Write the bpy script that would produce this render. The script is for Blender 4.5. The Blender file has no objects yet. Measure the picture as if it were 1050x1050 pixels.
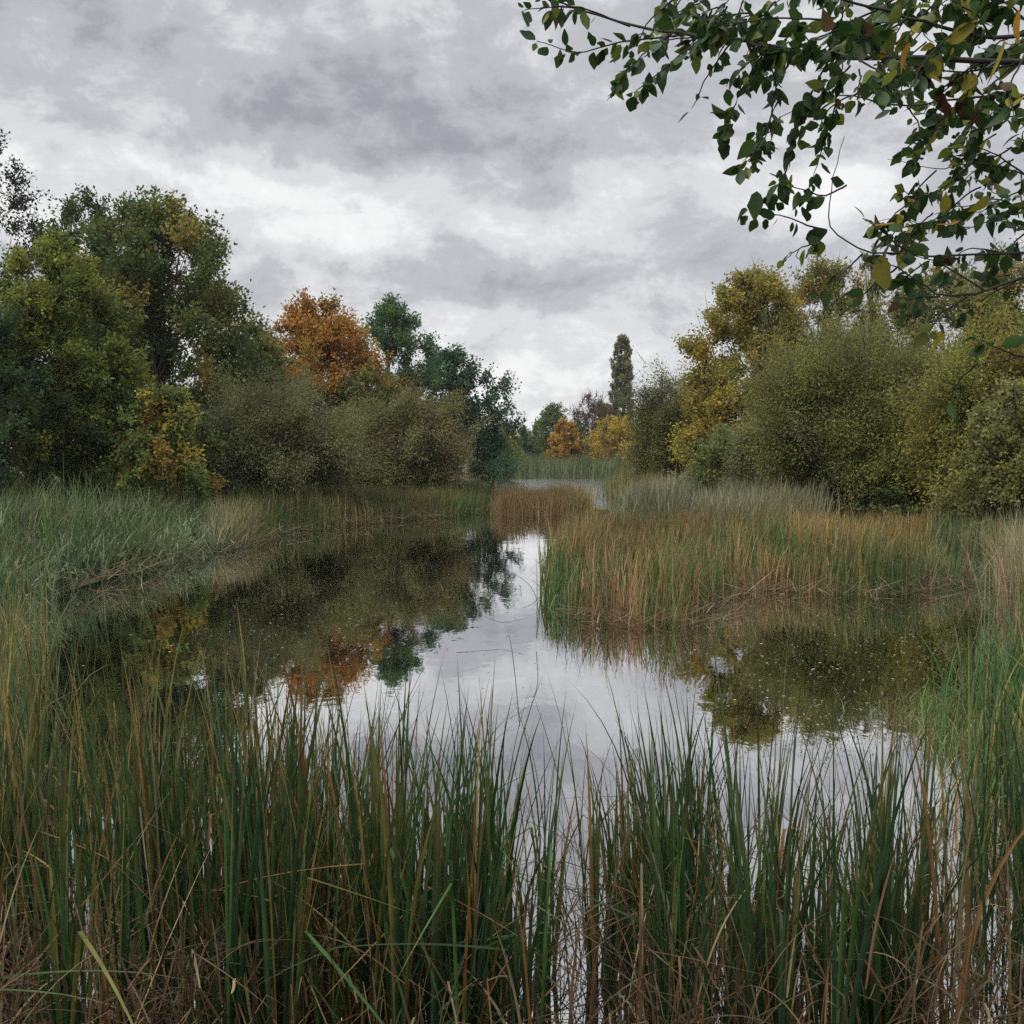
import bpy, math, random
import numpy as np

# ------------------------------------------------------------------ camera
S = bpy.context.scene
COL = S.collection
F = 1053.0                      # focal length in photo pixels (1050 px frame)
CAM_H = 2.6                     # eye above the water
PITCH = math.atan(55.0 / F)     # horizon 55 px above the picture centre
cam_d = bpy.data.cameras.new('camera')
cam_d.sensor_width = 36.0
cam_d.lens = 36.0 * F / 1050.0
cam_d.clip_start = 0.05
cam_d.clip_end = 4000
cam = bpy.data.objects.new('camera', cam_d)
cam.location = (0, 0, CAM_H)
cam.rotation_euler = (math.pi / 2 - PITCH, 0, 0)
COL.objects.link(cam)
S.camera = cam

# ------------------------------------------------------------------ exposure
S.view_settings.view_transform = 'Standard'
S.view_settings.look = 'None'
S.view_settings.exposure = 1.12
S.view_settings.gamma = 1.0
S.cycles.max_bounces = 5
S.cycles.diffuse_bounces = 3
S.cycles.glossy_bounces = 2
S.cycles.transmission_bounces = 2
S.cycles.volume_bounces = 0
S.cycles.transparent_max_bounces = 4
S.cycles.use_adaptive_sampling = True
S.cycles.adaptive_threshold = 0.01
S.cycles.use_denoising = False
S.cycles.pixel_filter_type = 'BLACKMAN_HARRIS'
S.cycles.filter_width = 1.5

# ------------------------------------------------------------------ sky
SUN_EL, SUN_AZ = math.radians(48), math.radians(-125)   # azimuth from +Y, negative = to the left
W = bpy.data.worlds.new('World')
S.world = W
W.use_nodes = True
nt = W.node_tree
nt.nodes.clear()


def N(tree, typ, **kw):
    n = tree.nodes.new(typ)
    for k, v in kw.items():
        setattr(n, k, v)
    return n


def M(tree, op, a, b=None, c=None, clamp=False):
    n = tree.nodes.new('ShaderNodeMath')
    n.operation = op
    n.use_clamp = clamp
    for i, v in enumerate((a, b, c)):
        if v is None:
            continue
        if isinstance(v, (int, float)):
            n.inputs[i].default_value = v
        else:
            tree.links.new(v, n.inputs[i])
    return n.outputs[0]


def VM(tree, op, a, b=None):
    n = tree.nodes.new('ShaderNodeVectorMath')
    n.operation = op
    for i, v in enumerate((a, b)):
        if v is None:
            continue
        if isinstance(v, (tuple, list)):
            n.inputs[i].default_value = v
        else:
            tree.links.new(v, n.inputs[i])
    return n


def mix_rgb(tree, fac, a, b, blend='MIX'):
    n = tree.nodes.new('ShaderNodeMix')
    n.data_type = 'RGBA'
    n.blend_type = blend
    for s, v in ((n.inputs[0], fac), (n.inputs[6], a), (n.inputs[7], b)):
        if isinstance(v, (int, float)):
            s.default_value = v
        elif isinstance(v, (tuple, list)):
            s.default_value = (*v, 1) if len(v) == 3 else v
        else:
            tree.links.new(v, s)
    return n.outputs[2]


def ramp(tree, fac, stops, interp='LINEAR'):
    n = tree.nodes.new('ShaderNodeValToRGB')
    n.color_ramp.interpolation = interp
    el = n.color_ramp.elements
    while len(el) < len(stops):
        el.new(0.5)
    for e, (p, c) in zip(el, stops):
        e.position = p
        e.color = (*c, 1) if isinstance(c, (tuple, list)) else (c, c, c, 1)
    tree.links.new(fac, n.inputs[0])
    return n.outputs[0]


def noise(tree, vec, scale, detail=6, rough=0.55, dist=0.0, w=None):
    n = tree.nodes.new('ShaderNodeTexNoise')
    n.inputs['Scale'].default_value = scale
    n.inputs['Detail'].default_value = detail
    n.inputs['Roughness'].default_value = rough
    n.inputs['Distortion'].default_value = dist
    if vec is not None:
        tree.links.new(vec, n.inputs['Vector'])
    return n.outputs['Fac']


def direction(px, py):
    """unit direction from the eye through a photo pixel"""
    u, v = (px - 525) / F, (525 - py) / F
    c, s = math.cos(PITCH), math.sin(PITCH)
    d = np.array([u, c + v * s, -s + v * c])
    return d / np.linalg.norm(d)


def at(px, py, Y):
    """point seen at photo pixel px,py that is Y metres out in front"""
    d = direction(px, py)
    return np.array([0, 0, CAM_H]) + d * (Y / d[1])


def gx(px, Y):
    """x of a point near eye level seen in photo column px at Y metres"""
    return (px - 525) / F * Y


tc = N(nt, 'ShaderNodeTexCoord')
D = tc.outputs['Generated']
sep = N(nt, 'ShaderNodeSeparateXYZ')
nt.links.new(D, sep.inputs[0])
zc = M(nt, 'ADD', M(nt, 'MAXIMUM', sep.outputs[2], 0.0), 0.16)
comb = N(nt, 'ShaderNodeCombineXYZ')
nt.links.new(M(nt, 'DIVIDE', sep.outputs[0], zc), comb.inputs[0])
nt.links.new(M(nt, 'MULTIPLY', M(nt, 'DIVIDE', sep.outputs[1], zc), 0.8), comb.inputs[1])
P0 = comb.outputs[0]
P1 = VM(nt, 'ADD', P0, (3.7, 1.3, 0.4)).outputs[0]
n_big = noise(nt, P1, 1.1, 4, 0.5, 0.4)
DS = VM(nt, 'MULTIPLY', D, (1.0, 1.0, 1.7)).outputs[0]
n_mid = noise(nt, DS, 5.0, 9, 0.62, 0.3)
n_fin = noise(nt, DS, 12.0, 10, 0.68, 0.25)
wob = N(nt, 'ShaderNodeTexNoise')
wob.inputs['Scale'].default_value = 6.0
wob.inputs['Detail'].default_value = 5
nt.links.new(D, wob.inputs['Vector'])
wv = VM(nt, 'SCALE', VM(nt, 'SUBTRACT', wob.outputs['Color'], (0.5, 0.5, 0.5)).outputs[0])
wv.inputs['Scale'].default_value = 0.22
DW = VM(nt, 'ADD', D, wv.outputs[0]).outputs[0]
dens = M(nt, 'ADD', M(nt, 'MULTIPLY', n_big, 0.24), M(nt, 'MULTIPLY', n_mid, 0.38))
dens = M(nt, 'ADD', dens, M(nt, 'MULTIPLY', n_fin, 0.38))
dens = M(nt, 'ADD', M(nt, 'MULTIPLY', M(nt, 'SUBTRACT', dens, 0.5), 2.7), 0.43)
# thicker and thinner places of this particular cloud deck: (column, row, half width, half height, change)
for (bx, by, sx, sy, amp) in (
        (90, 30, 260, 70, -0.12), (330, 90, 220, 45, -0.12), (640, 100, 260, 90, -0.10),
        (120, 185, 60, 26, -0.20), (70, 145, 150, 22, 0.22), (300, 190, 200, 40, 0.24), (420, 205, 130, 24, 0.12),
        (30, 215, 40, 20, 0.22), (250, 245, 80, 20, 0.14), (420, 265, 60, 30, -0.15), (520, 285, 50, 26, -0.13),
        (690, 185, 90, 50, 0.08), (550, 340, 160, 26, 0.05), (570, 398, 90, 14, 0.16), (530, 422, 60, 10, 0.14),
        (640, 270, 160, 40, -0.03), (860, 215, 60, 30, 0.25), (300, 300, 60, 20, -0.06), (440, 235, 90, 14, 0.10),
        (470, 325, 80, 12, 0.12), (400, 140, 300, 22, -0.06), (215, 25, 40, 18, 0.10)):
    c = direction(bx, by)
    r = np.cross(c, (0, 0, 1)); r /= np.linalg.norm(r)
    u = np.cross(r, c)
    off = VM(nt, 'SUBTRACT', DW, tuple(c)).outputs[0]
    a = M(nt, 'DIVIDE', VM(nt, 'DOT_PRODUCT', off, tuple(r)).outputs['Value'], sx / F)
    b = M(nt, 'DIVIDE', VM(nt, 'DOT_PRODUCT', off, tuple(u)).outputs['Value'], sy / F)
    e = M(nt, 'ADD', M(nt, 'MULTIPLY', a, a), M(nt, 'MULTIPLY', b, b))
    g = M(nt, 'EXPONENT', M(nt, 'MULTIPLY', e, -0.7))
    front = M(nt, 'GREATER_THAN', VM(nt, 'DOT_PRODUCT', D, tuple(c)).outputs['Value'], 0.3)
    dens = M(nt, 'ADD', dens, M(nt, 'MULTIPLY', M(nt, 'MULTIPLY', g, front), amp))
cloud = ramp(nt, dens, [(0.0, (0.158, 0.163, 0.178)), (0.28, (0.238, 0.242, 0.256)), (0.50, (0.332, 0.334, 0.342)),
                        (0.72, (0.425, 0.425, 0.422)), (0.95, (0.475, 0.47, 0.462))], 'EASE')
# overcast deck is brighter overhead; boosted there, above the view, to light the foliage
lift = M(nt, 'ADD', 1.0, M(nt, 'MULTIPLY', M(nt, 'SMOOTH_MIN', M(nt, 'MAXIMUM', M(nt, 'SUBTRACT', sep.outputs[2], 0.42), 0.0), 0.4, 0.1), 6.6))
cl = VM(nt, 'SCALE', cloud)
nt.links.new(lift, cl.inputs['Scale'])
sky = N(nt, 'ShaderNodeTexSky', sky_type='NISHITA', sun_disc=False)
sky.sun_elevation = SUN_EL
sky.sun_rotation = SUN_AZ
sk = VM(nt, 'SCALE', sky.outputs[0])
sk.inputs['Scale'].default_value = 0.1
sky_mix = mix_rgb(nt, 0.97, sk.outputs[0], cl.outputs[0])
ground_far = mix_rgb(nt, M(nt, 'GREATER_THAN', sep.outputs[2], -0.002), (0.05, 0.055, 0.04), sky_mix)
bg = N(nt, 'ShaderNodeBackground')
bg.inputs['Strength'].default_value = 1.0
nt.links.new(ground_far, bg.inputs['Color'])
wo = N(nt, 'ShaderNodeOutputWorld')
nt.links.new(bg.outputs[0], wo.inputs['Surface'])
W.cycles.sampling_method = 'MANUAL'
W.cycles.sample_map_resolution = 512

# ------------------------------------------------------------------ sun behind the clouds
sun_d = bpy.data.lights.new('sun', 'SUN')
sun_d.energy = 1.1
sun_d.angle = math.radians(35)
sun_d.color = (1.0, 0.95, 0.86)
sun = bpy.data.objects.new('sun', sun_d)
sun.rotation_euler = (math.pi / 2 - SUN_EL, 0, math.pi - SUN_AZ)
COL.objects.link(sun)

# ------------------------------------------------------------------ materials


def leaf_material(name, rough=0.55, trans=0.25, spec=0.3, blotch=False):  # thin leaves: part reflects, part shines through
    m = bpy.data.materials.new(name)
    m.use_nodes = True
    t = m.node_tree
    t.nodes.clear()
    a = N(t, 'ShaderNodeAttribute', attribute_name='tint')
    geo = N(t, 'ShaderNodeNewGeometry')
    v = noise(t, geo.outputs['Position'], 9.0, 3, 0.6)
    col = mix_rgb(t, 1.0, a.outputs['Color'], ramp(t, v, [(0.3, (0.78, 0.78, 0.78)), (0.7, (1.2, 1.2, 1.2))]), 'MULTIPLY')
    if blotch:       # withered brown spots and streaks on the leaf itself
        mp = N(t, 'ShaderNodeMapping')
        mp.inputs['Scale'].default_value = (1, 1, 0.18)
        t.links.new(geo.outputs['Position'], mp.inputs[0])
        b = noise(t, mp.outputs[0], 55.0, 4, 0.65)
        k = ramp(t, b, [(0.60, 0.0), (0.74, 0.6)])
        col = mix_rgb(t, k, col, (0.13, 0.085, 0.04))
    p = N(t, 'ShaderNodeBsdfPrincipled')
    p.inputs['Roughness'].default_value = rough
    p.inputs['Specular IOR Level'].default_value = spec
    t.links.new(col, p.inputs['Base Color'])
    tr = N(t, 'ShaderNodeBsdfTranslucent')
    t.links.new(col, tr.inputs['Color'])
    mx = N(t, 'ShaderNodeMixShader')
    mx.inputs[0].default_value = trans
    t.links.new(p.outputs[0], mx.inputs[1])
    t.links.new(tr.outputs[0], mx.inputs[2])
    o = N(t, 'ShaderNodeOutputMaterial')
    t.links.new(mx.outputs[0], o.inputs['Surface'])
    return m


def bark_material(name, dark, light):
    m = bpy.data.materials.new(name)
    m.use_nodes = True
    t = m.node_tree
    p = t.nodes['Principled BSDF']
    geo = N(t, 'ShaderNodeNewGeometry')
    mp = N(t, 'ShaderNodeMapping')
    mp.inputs['Scale'].default_value = (1, 1, 0.25)
    t.links.new(geo.outputs['Position'], mp.inputs[0])
    v = noise(t, mp.outputs[0], 14.0, 6, 0.65)
    t.links.new(ramp(t, v, [(0.35, dark), (0.65, light)]), p.inputs['Base Color'])
    p.inputs['Roughness'].default_value = 0.9
    b = N(t, 'ShaderNodeBump')
    b.inputs['Strength'].default_value = 0.6
    b.inputs['Distance'].default_value = 0.02
    t.links.new(v, b.inputs['Height'])
    t.links.new(b.outputs[0], p.inputs['Normal'])
    return m


LEAF = leaf_material('tree_leaf', 0.6, 0.42, 0.15)
REED = leaf_material('reed_leaf', 0.5, 0.22, 0.2, True)
NEAR = leaf_material('branch_leaf', 0.45, 0.42, 0.25, True)
BARK = bark_material('bark', (0.02, 0.018, 0.014), (0.075, 0.066, 0.052))
TWIG = bark_material('twig', (0.012, 0.011, 0.009), (0.04, 0.034, 0.027))


def ground_material():
    m = bpy.data.materials.new('bank_soil')
    m.use_nodes = True
    t = m.node_tree
    p = t.nodes['Principled BSDF']
    geo = N(t, 'ShaderNodeNewGeometry')
    a = noise(t, geo.outputs['Position'], 0.35, 8, 0.65)
    b = noise(t, geo.outputs['Position'], 6.0, 8, 0.7)
    c1 = ramp(t, a, [(0.35, (0.035, 0.027, 0.017)), (0.5, (0.06, 0.05, 0.028)), (0.65, (0.05, 0.06, 0.025))])
    c2 = mix_rgb(t, 1.0, c1, ramp(t, b, [(0.3, 0.6), (0.7, 1.4)]), 'MULTIPLY')
    t.links.new(c2, p.inputs['Base Color'])
    p.inputs['Roughness'].default_value = 0.9
    bp = N(t, 'ShaderNodeBump')
    bp.inputs['Strength'].default_value = 0.8
    bp.inputs['Distance'].default_value = 0.06
    t.links.new(b, bp.inputs['Height'])
    t.links.new(bp.outputs[0], p.inputs['Normal'])
    return m


def water_material():
    m = bpy.data.materials.new('still_water')
    m.use_nodes = True
    t = m.node_tree
    t.nodes.clear()
    geo = N(t, 'ShaderNodeNewGeometry')
    mp = N(t, 'ShaderNodeMapping')
    mp.inputs['Scale'].default_value = (1.0, 0.5, 1)
    t.links.new(geo.outputs['Position'], mp.inputs[0])
    r1 = noise(t, mp.outputs[0], 1.6, 3, 0.5, 0.5)
    r2 = noise(t, mp.outputs[0], 9.0, 2, 0.5, 0.3)
    h = M(t, 'ADD', r1, M(t, 'MULTIPLY', r2, 0.10))
    # the open far end catches a breeze: a finer, rougher ripple beyond the islet
    sp = N(t, 'ShaderNodeSeparateXYZ')
    t.links.new(geo.outputs['Position'], sp.inputs[0])
    breeze = N(t, 'ShaderNodeMapRange')
    breeze.interpolation_type = 'SMOOTHSTEP'
    t.links.new(sp.outputs[1], breeze.inputs[0])
    breeze.inputs[1].default_value = 48.0
    breeze.inputs[2].default_value = 66.0
    r3 = noise(t, mp.outputs[0], 14.0, 2, 0.5, 0.0)
    h = M(t, 'ADD', h, M(t, 'MULTIPLY', M(t, 'MULTIPLY', r3, breeze.outputs[0]), 14.0))
    bp = N(t, 'ShaderNodeBump')
    bp.inputs['Strength'].default_value = 0.35
    bp.inputs['Distance'].default_value = 0.010
    t.links.new(h, bp.inputs['Height'])
    murk = N(t, 'ShaderNodeBsdfDiffuse')
    murk.inputs['Color'].default_value = (0.005, 0.005, 0.003, 1)
    gl = N(t, 'ShaderNodeBsdfGlossy')
    gl.inputs['Roughness'].default_value = 0.015
    gl.inputs['Color'].default_value = (0.97, 0.97, 0.98, 1)
    t.links.new(bp.outputs[0], gl.inputs['Normal'])
    fr = N(t, 'ShaderNodeFresnel')
    fr.inputs['IOR'].default_value = 1.8
    t.links.new(bp.outputs[0], fr.inputs['Normal'])
    f = M(t, 'MULTIPLY', M(t, 'POWER', fr.outputs[0], 0.30), 1.0, clamp=True)
    mx = N(t, 'ShaderNodeMixShader')
    t.links.new(f, mx.inputs[0])
    t.links.new(murk.outputs[0], mx.inputs[1])
    t.links.new(gl.outputs[0], mx.inputs[2])
    o = N(t, 'ShaderNodeOutputMaterial')
    t.links.new(mx.outputs[0], o.inputs['Surface'])
    return m


# ------------------------------------------------------------------ mesh helpers
RNG = np.random.default_rng(11)


def mesh_object(name, verts, faces, mat, tint=None, parent=None, smooth=False, sharp_n=None):
    """one mesh object from arrays; faces: (n,3) or (n,4) int array, or a list of such arrays"""
    verts = np.asarray(verts, dtype=np.float32)
    fl = faces if isinstance(faces, list) else [faces]
    fl = [np.asarray(f, dtype=np.int32) for f in fl if len(f)]
    me = bpy.data.meshes.new(name)
    me.vertices.add(len(verts))
    me.vertices.foreach_set('co', verts.ravel())
    loops = np.concatenate([f.ravel() for f in fl])
    sizes = np.concatenate([np.full(len(f), f.shape[1], dtype=np.int32) for f in fl])
    starts = np.concatenate([[0], np.cumsum(sizes)[:-1]]).astype(np.int32)
    me.loops.add(len(loops))
    me.loops.foreach_set('vertex_index', loops)
    me.polygons.add(len(sizes))
    me.polygons.foreach_set('loop_start', starts)
    me.polygons.foreach_set('loop_total', sizes)
    if smooth:
        me.polygons.foreach_set('use_smooth', np.ones(len(sizes), dtype=bool))
    if tint is not None:
        a = me.color_attributes.new('tint', 'FLOAT_COLOR', 'POINT')
        t4 = np.ones((len(verts), 4), dtype=np.float32)
        t4[:, :3] = tint
        a.data.foreach_set('color', t4.ravel())
    me.update(calc_edges=True)
    me.materials.append(mat)
    o = bpy.data.objects.new(name, me)
    COL.objects.link(o)
    if parent is not None:
        o.parent = parent
    return o


def tag(o, label=None, cat=None, group=None, kind=None):
    if label:
        o['label'] = label
    if cat:
        o['category'] = cat
    if group:
        o['group'] = group
    if kind:
        o['kind'] = kind
    return o


def empty(name, loc):
    o = bpy.data.objects.new(name, None)
    o.location = loc
    o.empty_display_size = 0.3
    COL.objects.link(o)
    return o


def unit(v):
    return v / np.maximum(np.linalg.norm(v, axis=-1, keepdims=True), 1e-9)


def tubes(paths, radii, sides=5):
    """paths (n,k,3), radii (n,k) -> verts, quads"""
    paths = np.asarray(paths, float)
    radii = np.asarray(radii, float)
    n, k, _ = paths.shape
    tan = np.empty_like(paths)
    tan[:, 1:-1] = paths[:, 2:] - paths[:, :-2]
    tan[:, 0] = paths[:, 1] - paths[:, 0]
    tan[:, -1] = paths[:, -1] - paths[:, -2]
    tan = unit(tan)
    ref = np.where(np.abs(tan[..., 2:3]) > 0.9, np.array([1.0, 0, 0]), np.array([0, 0, 1.0]))
    s = unit(np.cross(tan, ref))
    u = np.cross(s, tan)
    ang = np.arange(sides) / sides * 2 * math.pi
    ring = (s[:, :, None] * np.cos(ang)[None, None, :, None] + u[:, :, None] * np.sin(ang)[None, None, :, None])
    v = paths[:, :, None] + ring * radii[:, :, None, None]
    idx = np.arange(n * k * sides).reshape(n, k, sides)
    a = idx[:, :-1, :]
    b = idx[:, 1:, :]
    f = np.stack([a, np.roll(a, -1, 2), np.roll(b, -1, 2), b], -1).reshape(-1, 4)
    return v.reshape(-1, 3), f


class Bag:
    def __init__(self):
        self.v, self.f, self.t, self.n = [], [], [], 0

    def add(self, v, f, t=None):
        self.v.append(v)
        self.f.append(np.asarray(f) + self.n)
        if t is not None:
            self.t.append(t)
        self.n += len(v)

    def build(self, name, mat, parent=None, smooth=False):
        t = np.concatenate(self.t) if self.t else None
        return mesh_object(name, np.concatenate(self.v), self.f, mat, t, parent, smooth)


def leaf_quads(p, axis, L, Wd, rng, up=0.4):
    """kite leaves at p (n,3) along axis; normals lean upward by `up`"""
    n = len(p)
    axis = unit(axis)
    nr = rng.normal(size=(n, 3))
    nr[:, 2] += up * 2
    side = unit(np.cross(axis, nr))
    nn = np.cross(side, axis)
    L = np.broadcast_to(np.asarray(L, float), (n,))[:, None]
    Wd = np.broadcast_to(np.asarray(Wd, float), (n,))[:, None]
    v = np.stack([p, p + axis * L * 0.45 + side * Wd * 0.5, p + axis * L - nn * L * 0.12, p + axis * L * 0.45 - side * Wd * 0.5], 1)
    f = np.arange(n * 4).reshape(n, 4)
    return v.reshape(-1, 3), f


def pick_tint(pal, n, rng):
    """pal: list of (rgb, weight)"""
    c = np.array([p[0] for p in pal], float)
    w = np.array([p[1] for p in pal], float)
    return c[rng.choice(len(c), n, p=w / w.sum())]


# ------------------------------------------------------------------ the land
def W2(pairs):
    return np.array([[gx(px, Y), Y] for px, Y in pairs])


POND = W2([(-150, 14), (20, 16.5), (60, 19.5), (130, 23), (215, 28), (250, 32), (300, 38), (400, 45), (490, 53), (493, 62),
           (500, 80), (508, 110), (515, 138), (645, 138), (640, 110), (634, 85), (632, 62), (612, 40), (582, 28), (566, 20.5),
           (600, 18.3), (660, 17.4), (705, 17), (730, 20.5), (800, 22.3), (870, 21.3), (925, 21.3), (960, 23), (1045, 22.5),
           (1120, 18), (1120, 12), (1015, 10.5), (1000, 8), (1090, 5.2), (1250, 4.3), (-300, 4.3)])


def inside(poly, pts):
    x, y = pts[:, 0], pts[:, 1]
    r = np.zeros(len(pts), bool)
    j = len(poly) - 1
    for i in range(len(poly)):
        xi, yi = poly[i]
        xj, yj = poly[j]
        c = ((yi > y) != (yj > y)) & (x < (xj - xi) * (y - yi) / (yj - yi + 1e-12) + xi)
        r ^= c
        j = i
    return r


def edge_dist(poly, pts):
    d = np.full(len(pts), 1e9)
    for i in range(len(poly)):
        a, b = poly[i - 1], poly[i]
        ab = b - a
        t = np.clip(((pts - a) @ ab) / (ab @ ab + 1e-12), 0, 1)
        d = np.minimum(d, np.linalg.norm(pts - (a + t[:, None] * ab), axis=1))
    return d


def vnoise(x, y, s, seed=0):
    """cheap smooth 2-D noise"""
    r = np.random.default_rng(seed)
    o = np.zeros_like(x, float)
    for k in range(6):
        a = r.uniform(0, 2 * math.pi)
        f = s * r.uniform(0.6, 1.7)
        o += np.sin(f * (x * math.cos(a) + y * math.sin(a)) + r.uniform(0, 6.28))
    return o / 6


def ground_z(pts):
    pts = np.atleast_2d(np.asarray(pts, float))[:, :2]
    ins = inside(POND, pts)
    d = edge_dist(POND, pts)
    x, y = pts[:, 0], pts[:, 1]
    z_out = 0.02 + 0.55 * (1 - np.exp(-d / 3.0)) + 0.10 * vnoise(x, y, 0.8, 3) * np.clip(d, 0, 1)
    z_out += np.where(y < 5, 0.42 * np.clip((4.6 - y) / 3.5, 0, 1), 0)
    z_out += 6.0 * np.exp(-((x - 3) / 13) ** 2 - ((y - 215) / 22) ** 2)
    z_in = -0.03 - np.minimum(0.9, d * 0.3)
    return np.where(ins, z_in, z_out)


def build_land():
    gy = np.concatenate([np.linspace(-25, -2, 14), np.linspace(-1, 24, 84), np.linspace(24.6, 70, 70), np.linspace(72, 260, 64), np.geomspace(270, 900, 12)])
    gxs = np.sinh(np.linspace(-4.6, 4.6, 170)) / math.sinh(4.6) * 700
    X, Y = np.meshgrid(gxs, gy)
    pts = np.stack([X.ravel(), Y.ravel()], 1)
    z = ground_z(pts)
    v = np.column_stack([pts, z])
    ny, nx = X.shape
    i = np.arange(ny * nx).reshape(ny, nx)
    f = np.stack([i[:-1, :-1], i[:-1, 1:], i[1:, 1:], i[1:, :-1]], -1).reshape(-1, 4)
    o = mesh_object('ground', v, f, ground_material(), smooth=True)
    tag(o, 'dark muddy banks and rough ground around the pond', kind='structure')
    q = POND.mean(0)
    ring = np.array([[-60, -0.5 + 2.0], [60, 1.5], [60, 150], [-60, 150]])
    v = np.column_stack([ring, np.zeros(4)])
    w = mesh_object('water', v, np.array([[0, 1, 2, 3]]), water_material())
    tag(w, 'still dark pond water mirroring the clouds and trees', kind='structure')


build_land()

# ------------------------------------------------------------------ palettes (real leaf colours)
DKGREEN = (0.050, 0.085, 0.028)
GREEN = (0.090, 0.142, 0.034)
BLUEGREEN = (0.066, 0.145, 0.070)
OLIVE = (0.170, 0.172, 0.048)
GREYOLIVE = (0.170, 0.183, 0.078)
YGREEN = (0.205, 0.225, 0.040)
YELLOW = (0.42, 0.30, 0.035)
OCHRE = (0.29, 0.20, 0.042)
ORANGE = (0.40, 0.17, 0.03)
RUST = (0.27, 0.12, 0.035)
BROWN = (0.10, 0.062, 0.03)
STRAW = (0.30, 0.23, 0.12)
TAN = (0.20, 0.15, 0.085)

PROFILES = {
    'round': ([0, .12, .4, .65, .85, .95, 1.0], [.75, .94, 1.0, .93, .72, .48, .28]),
    'dome': ([0, .1, .3, .55, .8, .93, 1.0], [.95, 1.0, 1.0, .90, .68, .45, .25]),
    'tall': ([0, .15, .5, .75, .9, 1.0], [.80, .98, 1.0, .82, .55, .15]),
    'column': ([0, .1, .3, .6, .85, 1.0], [.60, .85, 1.0, .98, .72, .35]),
    'cone': ([0, .1, .4, .7, 1.0], [.9, 1.0, .65, .35, .03]),
    'vase': ([0, .2, .5, .8, 1.0], [.25, .5, .85, 1.0, .45]),
}


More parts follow.
